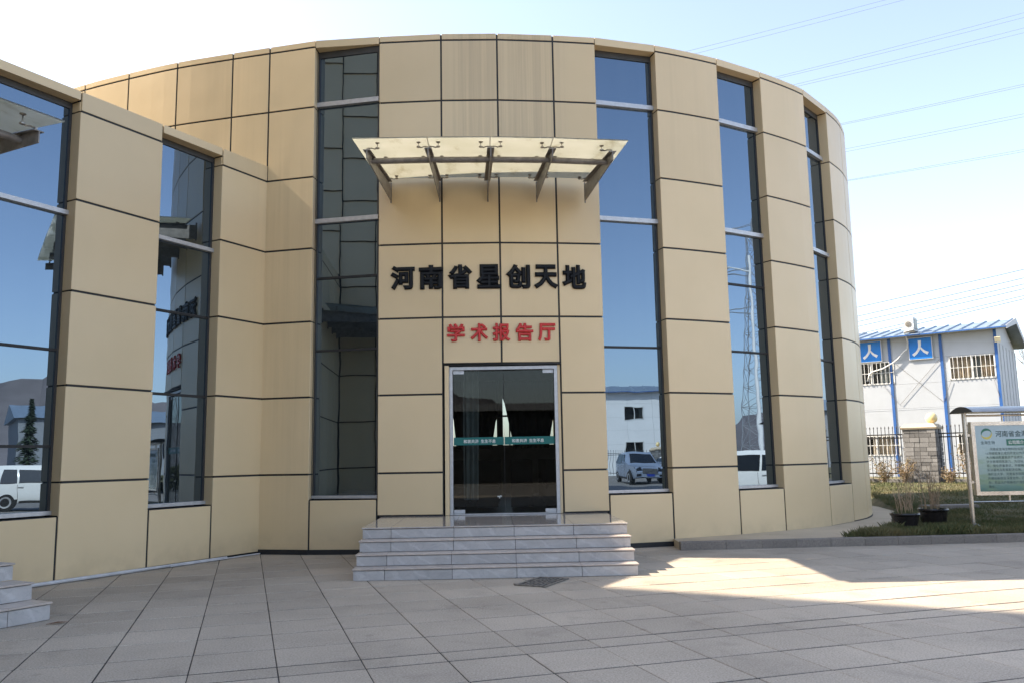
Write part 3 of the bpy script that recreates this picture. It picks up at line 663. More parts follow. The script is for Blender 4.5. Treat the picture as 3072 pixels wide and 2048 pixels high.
steps("entrance_steps", "four grey marble steps leading up to the glass entrance door", (-2.18, 11.545, 0), sr, sout, 3.83, 2.32, [.275, .275, .275], .1585, [.42, 1.32, 2.2, 3.07], 3.12)
steps("wing_steps", "grey marble steps cut by the left edge of the frame beside the wing", tuple(Vector((-4.895, 9.11, 0)) - TW * 3.9), TW, NW, 3.9, 1.2, [.33, .36, .33], .184, [.8, 1.75, 2.7, 3.45], 2.2)
# threshold strip
m_ = MB(); m_.box(-1.12, .79, 14.74, 14.795, ZP + .003, ZP + .02); part("threshold", m_, M_ALU, door_o)

# ------------------------------------------------------------------ canopies
def canopy(label, F, xs_front, xs_back, xg_front, xg_back, zf, zb, zgf, zgb, yf, yb, ygf, ygb, tube_y):
    """F maps (x along the wall, distance y, z) to the world; every bracket and pane is separate"""
    t = thing("glass_canopy", label, "canopy", tuple(F(0, (yf + yb) / 2, zb[0])))
    n = len(xs_front)
    for k in range(n):
        A, B = (xs_back[k], yb, zb[k]), (xs_front[k], yf, zf[k]); hb, hf = .30, .13
        m = MB(); dx = .007
        pr = [F(A[0], A[1], A[2]), F(B[0], B[1], B[2]), F(B[0], B[1], B[2] - hf), F(A[0], A[1], A[2] - hb)]
        sd_ = (F(1, 0, 0) - F(0, 0, 0)); m.prism([tuple(p - sd_ * dx) for p in pr], tuple(sd_ * 2 * dx))
        tf = [F(A[0] - .055, A[1] - .22, A[2] - .012), F(A[0] + .055, A[1] - .22, A[2] - .012), F(B[0] + .055, B[1], B[2]), F(B[0] - .055, B[1], B[2])]
        m.prism([tuple(p) for p in tf], (0, 0, .012))
        pl = [F(A[0] - .012, yb - .012, A[2] + .05), F(A[0] + .012, yb - .012, A[2] + .05), F(A[0] + .012, yb - .012, A[2] - hb - .03), F(A[0] - .012, yb - .012, A[2] - hb - .03)]
        m.prism([tuple(p) for p in pl], tuple((F(0, 1, 0) - F(0, 0, 0)) * .03)); part("bracket", m, M_STEEL, t)
        # spider fittings at three stations
        for fr in (.03, .36, .40, .86):
            bx = B[0] + (A[0] - B[0]) * fr; by = B[1] + (A[1] - B[1]) * fr; bz = B[2] + (A[2] - B[2]) * fr
            sp = MB(); arms = []
            if k > 0: arms.append(-1)
            if k < n - 1: arms.append(1)
            sp.tube([F(bx, by, bz), F(bx, by, bz + .05)], .016, 8)
            for sg in arms:
                sp.tube([F(bx, by, bz + .045), F(bx + sg * .06, by, bz + .05), F(bx + sg * .11, by, bz + .035), F(bx + sg * .15, by, bz + .05)], .010, 6)
                gz = zgf[k] + (zgb[k] - zgf[k]) * (by - ygf) / (ygb - ygf)
                sp.tube([F(bx + sg * .15, by, bz + .03), F(bx + sg * .15, by, gz)], .007, 6)
                sp.lathe([(.012, -.022), (.03, -.016), (.03, 0)], tuple(F(bx + sg * .15, by, bz + .055)), 10); sp.lathe([(.012, -.02), (.034, -.008), (.034, 0)], tuple(F(bx + sg * .15, by, gz - .002)), 10)
            part("spider_fitting", sp, M_FIT, t, True)
    m = MB(); fr = (tube_y - yf) / (yb - yf)
    m.tube([F(xs_front[k] + (xs_back[k] - xs_front[k]) * fr, tube_y, zf[k] + (zb[k] - zf[k]) * fr - .065) for k in range(n)], .043, 12); part("cross_tube", m, M_STEEL, t, True)
    m = MB()
    m.tube([F(xs_front[k] + (xs_back[k] - xs_front[k]) * .40, yf + (yb - yf) * .40, zf[k] + (zb[k] - zf[k]) * .40 + .03) for k in range(n)], .006, 6); part("tie_rod", m, M_STEEL, t, True)
    for k in range(n - 1):
        g = .006; m = MB()
        c = [F(xg_front[k] + (g if k else 0), ygf, zgf[k]), F(xg_front[k + 1] - (g if k < n - 2 else 0), ygf, zgf[k + 1]), F(xg_back[k + 1] - (g if k < n - 2 else 0), ygb, zgb[k + 1]), F(xg_back[k] + (g if k else 0), ygb, zgb[k])]
        m.prism([tuple(p) for p in c], (0, 0, .016)); part("glass_panel", m, M_CANOPY, t)
    return t
canopy("glass canopy on five grey brackets above the entrance door", lambda x, y, z: Vector((x, y, z)),
       [-2.15, -1.222, -.27, .665, 1.572], [-2.138, -1.256, -.39, .49, 1.362], [-2.342, -1.219, -.273, .67, 1.79], [-2.33, -1.31, -.37, .555, 1.62],
       [6.235, 6.245, 6.232, 6.205, 6.143], [6.50, 6.50, 6.49, 6.47, 6.44], [6.358, 6.356, 6.345, 6.313, 6.25], [6.575, 6.58, 6.574, 6.555, 6.50], 12.2, 14.66, 12.05, 14.52, 12.62)
def Fl(x, y, z):     # wing portal frame: x along the wing (towards the corner), y distance in front
    return W0 - TW * (7.17 + .3) + TW * x - NW * (-y) * 1.0 + Vector((0, 0, z)) if False else W0 - TW * 7.6 + TW * x + NW * y + Vector((0, 0, z))
canopy("glass canopy at the left edge of the frame over the wing entrance", Fl,
       [-1.9, -1.0, -.1, .8, 1.78], [-1.9, -1.0, -.1, .8, 1.78], [-2.1, -1.0, -.1, .8, 1.98], [-2.1, -1.0, -.1, .8, 1.98],
       [5.22] * 5, [5.42] * 5, [5.37] * 5, [5.55] * 5, 2.42, .02, 2.55, .12, 2.1)

# ------------------------------------------------------------------ drain grate, leaf
ga, gb = Vector((.447, .894, 0)), Vector((.882, -.471, 0)); gc = Vector((.335, 11.15, 0))
gt_ = thing("drain_grate", "rusty iron drain grate set in the paving before the steps", "drain grate", (gc.x, gc.y, 0))
m_ = MB(); m_.obox(tuple(gc - ga * .36 - gb * .2 + Vector((0, 0, .0015))), tuple(ga * .72), tuple(gb * .4), (0, 0, .002)); part("pit_shade_plate", m_, M_PITSHADE, gt_)  # black plate laid on the paving stands in for the pit's shade
m_ = MB()
for s_ in (-1, 1):
    m_.obox(tuple(gc + gb * (s_ * .2 - .018) - ga * .378 + Vector((0, 0, .004))), tuple(ga * .756), tuple(gb * .036), (0, 0, .012))
    m_.obox(tuple(gc + ga * (s_ * .36 - .018) - gb * .182 + Vector((0, 0, .004))), tuple(ga * .036), tuple(gb * .364), (0, 0, .0125))
for s_ in (-.12, .12): m_.obox(tuple(gc + ga * (s_ - .016) - gb * .182 + Vector((0, 0, .004))), tuple(ga * .032), tuple(gb * .364), (0, 0, .0115))
for s_ in (-.3, .28): m_.obox(tuple(gc - gb * .27 + ga * s_ + Vector((0, 0, .003))), tuple(gb * .052), tuple(ga * .035), (0, 0, .009))
part("frame", m_, M_IRON, gt_)
for k in range(5):
    m_ = MB(); m_.obox(tuple(gc + gb * (-.121 + k * .0605 - .011) - ga * .342 + Vector((0, 0, .004))), tuple(ga * .684), tuple(gb * .022), (0, 0, .011)); part("bar", m_, M_IRON, gt_)
m_ = MB(); m_.prism([(-4.78, 8.83, .004), (-4.70, 8.90, .016), (-4.60, 8.93, .006), (-4.66, 8.86, .014)], (0, 0, .003))
solo("fallen_leaf", m_, M_LEAF, "brown curled leaf on the paving beside the left steps", "leaf", (-4.69, 8.88, .01))

# ------------------------------------------------------------------ kerb, path, lawn
kb = thing("kerb", "x", "x", (6, 14.8, 0)); del kb["label"]; del kb["category"]; kb["kind"] = 'structure'
K0, K1 = Vector((2.79, 14.52, 0)), Vector((8.83, 14.90, 0)); kd = (K1 - K0).normalized(); kn = Vector((-kd.y, kd.x, 0)); s_ = 0; k = 0
while s_ < 12.0:
    L = (.78, .62, .60, .60, .60, .585)[min(k, 5)]; m_ = MB(); z = .142 + random.uniform(-.002, .002); p = K0 + kd * (s_ + .003)
    prof = [(0, -.02), (0, z - .012), (.012, z), (.13, z), (.13, -.02)]
    m_.prism([tuple(p + kn * (a + random.uniform(0, .002)) + Vector((0, 0, b))) for a, b in prof], tuple(kd * (L - .006))); part("kerb_stone", m_, M_KERB, kb); s_ += L; k += 1
KE = K0 + kd * s_
m_ = MB(); m_.obox(tuple(KE), tuple(kd * .13), tuple(kn * 12), (0, 0, .14)); part("kerb_return", m_, M_KERB, kb)
inner = []
for a in ORDER[ORDER.index('2l'):-1]: inner += crv(a)[:-1]
inner = [Vector((2.80, 15.20, 0))] + inner[0:] + [Vector((8.9, 24, 0)), Vector((8.9, 27, 0))]
outer = [K0 + kn * .13, K0 + kn * .13 + kd * 2.85, Vector((6.6, 15.75, 0)), Vector((7.6, 17.1, 0)), Vector((8.6, 19.0, 0)), Vector((9.35, 21.0, 0)), Vector((9.75, 23.0, 0)), Vector((9.9, 27.0, 0))]
m_ = MB(); loop = outer + inner[::-1]
m_.prism([(p.x, p.y, .0) for p in loop], (0, 0, .128))
pth = struct("path", m_, M_CONC)
FP = Vector((12.66, 26.0, 0)); FU = Vector((math.cos(rad(38)), -math.sin(rad(38)), 0)); FV = Vector((math.sin(rad(38)), math.cos(rad(38)), 0))
def lawn_z(x, y):
    d = (Vector((x, y, 0)) - FP).dot(FV); t = max(0, min(1, (d + 7.5) / 7.5)); t = t * t * (3 - 2 * t) if d < 0 else 1
    return .118 + .50 * t
def in_path(x, y):
    for a, b in zip(outer[1:-1], outer[2:]):
        if min(a.y, b.y) <= y <= max(a.y, b.y):
            return x < a.x + (b.x - a.x) * (y - a.y) / (b.y - a.y)
    return x < outer[1].x
lm = MB(); NX, NY = 70, 70
gx = np.linspace(5.2, KE.x if False else 42, NX); gy = np.linspace(14.6, 60, NY) 
gy = 14.6 + (np.linspace(0, 1, NY) ** 1.7) * 45; gx = 5.2 + (np.linspace(0, 1, NX) ** 1.5) * 40
vs = []; fs = []
def in_lawn(x, y):
    e = K0 + kd * ((x - K0.x) / kd.x) + kn * .13
    return y > e.y
for j in range(NY):
    for i in range(NX):
        x, y = gx[i], gy[j]; e = (K0 + kd * ((x - K0.x) / kd.x) + kn * .125).y
        y2 = e + (y - 14.6) * (60 - e) / 45.4
        vs.append((x, y2, .06 if in_path(x - .25, y2) else lawn_z(x, y2) + (0.015 * math.sin(x * 1.7) * math.sin(y2 * 1.3) if y2 > 16 else 0)))
xi = np.searchsorted(gx, KE.x)
for j in range(NY - 1):
    for i in range(NX - 1):
        if gx[i + 1] > KE.x and vs[j * NX + i][1] < 20: continue
        fs.append((j * NX + i, j * NX + i + 1, (j + 1) * NX + i + 1, (j + 1) * NX + i))
lm.add(vs, fs); struct("lawn", lm, M_SOILGRASS, True)
def grass():
    V = []; F = []; cnt = 0
    def blade(x, y, h, w):
        nonlocal cnt
        a = random.uniform(0, 6.283); lx, ly = math.cos(a) * w, math.sin(a) * w; b = random.uniform(0, 6.283); q = h * random.uniform(.15, .75); z = lawn_z(x, y) - .01
        V.extend([(x - lx, y - ly, z), (x + lx, y + ly, z), (x + lx * .6 + math.cos(b) * q * .4, y + ly * .6 + math.sin(b) * q * .4, z + h * .6), (x + math.cos(b) * q, y + math.sin(b) * q, z + h)])
        F.extend([(cnt, cnt + 1, cnt + 2), (cnt, cnt + 2, cnt + 3)]); cnt += 4
    n = 0
    while n < 85000:
        d = random.random() ** 1.6; x = random.uniform(5.3, 16 + 8 * d); y = 14.72 + d * 12.5
        e = (K0 + kd * ((x - K0.x) / kd.x) + kn * .15).y
        if y < e or x / y > .75 or x / y < .33: continue
        if in_path(x, y): continue
        if (Vector((x, y, 0)) - FP).dot(FV) > -.25: continue
        n += 1; tuft = .5 + .5 * math.sin(x * 3.1 + 1.3 * math.sin(y * 2.3)) * math.sin(y * 2.7 + x)
        near = 1 if y < 17.2 else .62
        edge = 1.5 if in_path(x - .35, y) or y < e + .25 else 1
        blade(x, y, random.uniform(.05, .13) * near * (0.6 + .7 * tuft) * edge, random.uniform(.002, .0045) * (1 if y < 19 else 1.8))
    m = MB(); m.v = V; m.f = F
    me = bpy.data.meshes.new("grass"); me.from_pydata(V, [], F); o = put("grass", me, M_GRASS); o["kind"] = 'stuff'
    o["label"] = "short green and straw coloured grass covering the lawn"; o["category"] = "grass"
grass()

# stone slab lying on the lawn
m_ = MB(); z = lawn_z(10.6, 20.6); m_.obox((9.85, 20.35, z - .02), (1.25, .1, 0), (-.04, .45, 0), (0, 0, .11))
solo("stone_slab", m_, M_KERB, "flat grey stone slab lying on the lawn behind the pots", "stone slab", (10.5, 20.6, z))

# pots
def pot(x, y, r, h, label, twigs, seed):
    rg = random.Random(seed); z = lawn_z(x, y) - .05
    t = thing("flower_pot", label, "plant pot", (x, y, z), "black pots of dead plants on the lawn")
    m = MB(); m.lathe([(r * .62, 0), (r * .72, .01), (r * .86, h * .45), (r * .93, h * .82), (r * 1.0, h * .86), (r * 1.03, h * .93), (r * 1.0, h), (r * .92, h), (r * .88, h * .9)], (x, y, z), 28); part("pot", m, M_POT, t, True)
    m = MB(); m.lathe([(r * .88, 0), (r * .88, .02), (r * .1, .05)], (x, y, z + h * .86), 20); part("soil", m, M_SOIL, t)
    m = MB()
    for k in range(twigs):
        a = rg.uniform(0, 6.283); q = rg.uniform(0, r * .7); p = Vector((x + math.cos(a) * q, y + math.sin(a) * q, z + h * .85)); H = rg.uniform(.45, 1.05); lean = rg.uniform(.03, .28); pts = [p]
        for i in range(1, 6):
            pts.append(p + Vector((math.cos(a) * lean * H * (i / 5) ** 1.4 + rg.uniform(-.02, .02), math.sin(a) * lean * H * (i / 5) + rg.uniform(-.02, .02), H * i / 5)))
        m.tube(pts, [.008, .007, .006, .005, .004, .0025], 5)
        for b in range(rg.randint(1, 4)):
            o_ = pts[rg.randint(1, 4)]; e = Vector((rg.uniform(-.16, .16), rg.uniform(-.16, .16), rg.uniform(-.02, .25))); m.tube([o_, o_ + e * .5 + Vector((0, 0, .02)), o_ + e], [.004, .003, .002], 4)
    part("dry_stems", m, M_TWIG, t)
    V = MB()
    for k in range(520 if seed == 3 else 120):
        a = rg.uniform(0, 6.283); q = rg.uniform(0, r * .9); p = Vector((x + math.cos(a) * q, y + math.sin(a) * q, z + h * .86)); hh = rg.uniform(.05, .14); b = rg.uniform(0, 6.283)
        V.add([p + Vector((-.004, 0, 0)), p + Vector((.004, 0, 0)), p + Vector((math.cos(b) * hh * .5, math.sin(b) * hh * .5, hh))], [(0, 1, 2)])
    part("weeds", V, M_GRASS, t, kind='stuff')
pot(7.62, 16.75, .27, .33, "left black pot, overgrown with grass and thin dead stems", 16, 3)
pot(8.47, 17.35, .285, .37, "right black glazed pot with bundled upright dead stems", 20, 11)

# ------------------------------------------------------------------ notice board
def notice_board():
    X0, Y0, X1 = 8.60, 16.10, 11.35; z0 = .10
    t = thing("notice_board", "stainless steel notice board with a green printed company poster on the lawn", "notice board", ((X0 + X1) / 2, Y0, z0))
    for x in (X0 - .005, X1):
        m = MB(); m.tube([(x, Y0, z0), (x, Y0, 2.33)], .042, 14); part("post", m, M_INOX, t, True)
    m = MB(); m.obox((X0 + .02, Y0 - .28, z0 + .03), (.06, 0, 0), (0, .28, 0), (0, 0, .012)); m.tube([(X0 + .03, Y0 - .02, z0 + .12), (X0 + .09, Y0 - .26, z0 + .03)], .012, 6); part("foot_plate", m, M_ALU, t)
    # barrel roof
    m = MB(); n = 12; vs = []; fs = []
    xs = (X0 - .06, X1 + .1)
    arc = [(-.42 + .84 * i / n, .115 * math.cos((i / n - .5) * math.pi) ** .8 if 0 < i < n else 0) for i in range(n + 1)]
    m.prism([(xs[0], Y0 + a, 2.295 + b) for a, b in arc], (xs[1] - xs[0], 0, 0)); part("roof", m, M_INOX, t, True)
    m = MB(); m.prism([(xs[0] - .006, Y0 + a * 1.01, 2.292 + b * 1.04) for a, b in arc], (.02, 0, 0)); part("roof_end_cap", m, M_FRAME, t)
    for z in (2.238, .623):
        m = MB(); m.tube([(X0, Y0, z), (X1, Y0, z)], .02, 10); part("rail", m, M_INOX, t, True)
    for x in (X0 + .72, X1 - .72):
        for a, b in ((2.11, 2.22), (.64, .75)):
            m = MB(); m.tube([(x, Y0, a), (x, Y0, b)], .018, 8); part("strut", m, M_INOX, t, True)
    for z in (1.87, .99):
        for x, s in ((X0 + .03, 1), (X1 - .03, -1)):
            m = MB(); m.box(min(x, x + s * .07), max(x, x + s * .07), Y0 - .02, Y0 + .02, z - .022, z + .022); part("clamp", m, M_INOX, t)
    fx0, fx1, fz0, fz1 = X0 + .085, X1 - .085, .745, 2.12; w_ = .07
    for a in ((fx0, fx0 + w_, fz0, fz1), (fx1 - w_, fx1, fz0, fz1), (fx0 + w_, fx1 - w_, fz0, fz0 + w_), (fx0 + w_, fx1 - w_, fz1 - w_, fz1)):
        m = MB(); m.prism([(a[0], Y0 - .055, a[2]), (a[1], Y0 - .055, a[2]), (a[1], Y0 - .055, a[3]), (a[0], Y0 - .055, a[3])], (0, .11, 0)); part("frame", m, M_INOX, t)
    yf = Y0 - .035; m = MB(); m.box(fx0 + w_, fx1 - w_, yf, yf + .02, fz0 + w_, fz1 - w_); poster = part("poster", m, M_POSTER, t)
    R_, O_ = (1, 0, 0), (0, -1, 0)
    m = MB(); glyph_mb(m, "河南省金海生物科技有限公司", .122, (X0 + .545, yf - .003, 1.888), R_, O_, bevel=.0014, align='l'); part("title_lettering", m, M_INK, poster)
    # two-tone ring emblem
    for ph, mat in ((.2, M_LOGOGREEN), (3.34, M_LOGOGOLD)):
        m = MB(); o_, i_ = [], []
        for k in range(15):
            a = ph + math.pi * 1.02 * k / 14; th = .042 * math.sin(math.pi * k / 14) + .003
            o_.append((X0 + .375 + .105 * math.cos(a), yf - .003, 1.89 + .105 * math.sin(a))); i_.append((X0 + .375 + (.105 - th) * math.cos(a), yf - .003, 1.89 + (.105 - th) * math.sin(a)))
        m.prism(o_ + i_[::-1], (0, -.001, 0)); part("emblem", m, mat, poster)
    m = MB(); glyph_mb(m, "金海生物", .068, (X0 + .385, yf - .003, 1.725), R_, O_); part("emblem_lettering", m, M_INK, poster)
    m = MB(); m.box(X0 + .74, X0 + 1.10, yf - .004, yf - .002, 1.665, 1.785); part("caption_box", m, M_LOGOGREEN, poster)
    m = MB(); glyph_mb(m, "公司简介", .075, (X0 + .92, yf - .006, 1.725), R_, O_, bevel=.0012); part("caption_lettering", m, M_WHITEPRINT, poster)
    txt = ["河南省金海生物科技有限责任公司成立于", "11月经批准已成为开发以为河南省金海生物", "大力推动质量稳步产业成长，以发展健康", "优化管理销售能力，为目标，通过健全", "系，强化质量意识，开展网络直播，建设", "实训基地及配套配送设施，并与上海",
           "海农业大学、河南省农科院等科研院所", "开展创新创业深度合作，已顺利展开", "办、农业大户和新农户共创助力乡村振兴", "事业。"]
    for k, s_ in enumerate(txt):
        m = MB(); glyph_mb(m, s_, .058, (X0 + (.41 if k == 0 else .33), yf - .003, 1.60 - k * .0775), R_, O_, align='l')
        part("body_lettering", m, M_INK, poster, kind="stuff")
notice_board()

# ------------------------------------------------------------------ fence, pillar, lamp
def stone_pillar(base, u, v, wdt, dep, z0, z1, label, seed, small=False):
    rg = random.Random(seed); t = thing("stone_pillar", label, "pillar", (base.x, base.y, z0))
    m = MB(); m.obox(tuple(base - u * (wdt / 2 - .03) + v * .03 + Vector((0, 0, z0 - .1))), tuple(u * (wdt - .06)), tuple(v * (dep - .06)), (0, 0, z1 - z0 + .1)); part("core", m, M_DIRT, t)
    z = z0
    while z < z1 - .03:
        h = min(rg.choice((.09, .11, .13, .15)), z1 - z)
        if z1 - z - h < .05: h = z1 - z
        for face in (0, 1, 2):
            L = wdt if face == 0 else dep; s = 0
            cuts = [0, .5 * L if face == 0 else L, L]
            e = [0]
            while e[-1] < L - .02:
                n_ = e[-1] + rg.uniform(.16, .34)
                if face == 0 and e[-1] < L / 2 < n_ + .08: n_ = L / 2 if e[-1] < L / 2 - .01 else n_
                if L - n_ < .1: n_ = L
                e.append(n_)
            for a, b in zip(e[:-1], e[1:]):
                m = MB(); pr_ = rg.uniform(.0, .022); q = .005
                if face == 0: o_, du, dv = base - u * wdt / 2 + u * (a + q) - v * pr_, u * (b - a - 2 * q), v * (.04 + pr_)
                elif face == 1: o_, du, dv = base + u * wdt / 2 + v * (a + q) + u * pr_, v * (b - a - 2 * q), -u * (.04 + pr_)
                else: o_, du, dv = base - u * wdt / 2 + v * (a + q) - u * pr_, v * (b - a - 2 * q), u * (.04 + pr_)
                m.obox(tuple(o_ + Vector((0, 0, z + q))), tuple(du), tuple(dv), (0, 0, h - 2 * q))
                part("stone", m, M_STONE, t, label="ochre stained stone" if (face == 0 and abs(z - z0 - .85) < .07 and abs(a - wdt * .55) < .12) else None)
        z += h
    m = MB(); b0 = base + v * dep / 2
    def sq(hw, hd, z_): return [tuple(b0 + u * a * hw + v * c * hd + Vector((0, 0, z_))) for a, c in ((-1, -1), (1, -1), (1, 1), (-1, 1))]
    L0, L1, L2 = sq(wdt / 2 + .04, dep / 2 + .04, z1), sq(wdt / 2 + .06, dep / 2 + .06, z1 + .055), sq(wdt / 2 - .05, dep / 2 - .05, z1 + .17)
    m.add(L0 + L1 + L2, [(3, 2, 1, 0), (8, 9, 10, 11)] + [(r * 4 + i, r * 4 + (i + 1) % 4, (r + 1) * 4 + (i + 1) % 4, (r + 1) * 4 + i) for r in (0, 1) for i in range(4)]); part("cap", m, M_CONC, t)
    return t
ZF = .64
PB_ = FP - FU * .19
stone_pillar(PB_, FU, FV, .93, .9, ZF - .03, 2.25, "grey stone block pillar carrying a round lamp, between two fence runs", 5)
def globe(p, label, group=None):
    t = thing("globe_lamp", label, "lamp", tuple(p), group)
    m = MB(); m.lathe([(.09, 0), (.09, .02), (.06, .03)], tuple(p), 16); part("base", m, M_PVC, t, True)
    m = MB(); m.sphere(tuple(p + Vector((0, 0, .18))), .172, 24); part("globe", m, M_LAMP, t, True)
globe(PB_ + FU * .30 + FV * .45 + Vector((0, 0, 2.25 + .165)), "yellow opal globe lamp sitting on the stone pillar")
def fence(P, U, V, s0, s1, z, label, pitch=.115, hgt=1.6, group=None):
    c = P + U * (s0 + s1) / 2; t = thing("iron_fence", label, "fence", (c.x, c.y, z), group)
    first = None; n = int((s1 - s0) / pitch)
    for k in range(n + 1):
        s = s0 + .03 + k * pitch; p = P + U * s + V * .35
        if first is None:
            m = MB(); m.tube([(0, 0, 0), (0, 0, hgt - .03)], .0105, 5); m.lathe([(.008, hgt - .04), (.022, hgt - .02), (.018, hgt), (.003, hgt + .045)], (0, 0, 0), 6); first = m.mesh("picket")
        put("picket", first, M_FENCE, t, tuple(Vector((p.x, p.y, z + .1)) - t.location))
    for h in (hgt - .13, hgt - .235, .26):
        m = MB(); a, b = P + U * s0 + V * .35, P + U * s1 + V * .35; dz = z + h
        m.obox(tuple(a - V * .02 + Vector((0, 0, dz - .018))), tuple(b - a), tuple(V * .04), (0, 0, .036)); part("rail", m, M_FENCE, t)
    return t
fence(FP, FU, FV, -7.5, -.66, ZF, "black iron picket fence left of the stone pillar")
fence(FP, FU, FV, .28, 7.2, ZF, "black iron picket fence right of the stone pillar, behind the notice board")
lowwall = thing("plinth_wall", "low stone plinth under the iron fence beside the pillar", "wall", tuple(FP + FU * .5 + Vector((0, 0, ZF))))
rg = random.Random(4)
for s0, s1 in ((-7.5, -.67), (.3, 7.2)):
    s = s0
    while s < s1 - .02:
        L = min(rg.uniform(.28, .55), s1 - s)
        m_ = MB(); p = FP + FU * (s + .006) + V if False else FP + FU * (s + .006) + FV * (.22 - rg.uniform(0, .02)); m_.obox(tuple(p + Vector((0, 0, ZF - .12))), tuple(FU * (L - .012)), tuple(FV * .26), (0, 0, .12 + rg.uniform(.07, .10))); part("stone", m_, M_STONE, lowwall); s += L

def shrub(c, r, h, n, label, seed, group, leafmat=M_SHRUB, ls=.035):
    rg = random.Random(seed); t = thing("shrub", label, "shrub", tuple(c), group); m = MB(); lf = MB()
    for k in range(n):
        a = rg.uniform(0, 6.283); H = h * rg.uniform(.5, 1.05); q = r * rg.uniform(.2, 1); pts = [c + Vector((rg.uniform(-.08, .08), rg.uniform(-.08, .08), 0))]
        for i in range(1, 5): pts.append(c + Vector((math.cos(a) * q * (i / 4) ** 1.2 + rg.uniform(-.03, .03), math.sin(a) * q * (i / 4) ** 1.2 + rg.uniform(-.03, .03), H * i / 4)))
        m.tube(pts, [.010, .008, .006, .005, .003], 4)
        for b in range(4):
            o_ = pts[rg.randint(1, 4)]; e = Vector((rg.uniform(-.2, .2), rg.uniform(-.2, .2), rg.uniform(0, .28))); m.tube([o_, o_ + e], [.005, .002], 4)
            for l in range(rg.randint(3, 7)):
                p = o_ + e * rg.uniform(.3, 1.1) + Vector((rg.uniform(-.05, .05), rg.uniform(-.05, .05), rg.uniform(-.05, .05))); d1 = Vector((rg.uniform(-1, 1), rg.uniform(-1, 1), rg.uniform(-.8, .8))).normalized() * ls * rg.uniform(.6, 1.5); d2 = d1.cross(Vector((rg.uniform(-1, 1), rg.uniform(-1, 1), rg.uniform(-1, 1)))).normalized() * ls * .45
                lf.add([p - d1, p + d2, p + d1, p - d2], [(0, 1, 2, 3)])
    part("branches", m, M_TWIG, t); part("leaves", lf, leafmat, t, kind='stuff')
for k, (s, d, r, h, n, lab) in enumerate(((-2.0, -.15, .45, .75, 26, "straggly brown shrub against the fence next to the building"), (-1.25, -.2, .42, .62, 22, "brown leafed shrub in front of the left fence run"), (-.62, -.28, .36, .6, 26, "bushy shrub with green tips at the left foot of the pillar"), (.62, -.05, .3, .3, 16, "small dark shrub at the right foot of the stone pillar"), (1.15, .05, .42, 1.1, 20, "tall thin shrub climbing the fence behind the notice board post"), (1.75, .0, .4, .9, 18, "thin shrub partly hidden behind the notice board"), (-2.9, -.1, .45, .8, 22, "brown shrub mostly hidden behind the curved building"))):
    c = FP + FU * s + FV * d; shrub(Vector((c.x, c.y, lawn_z(c.x, c.y))), r, h, n, lab, 40 + k, "dry shrubs along the fence")

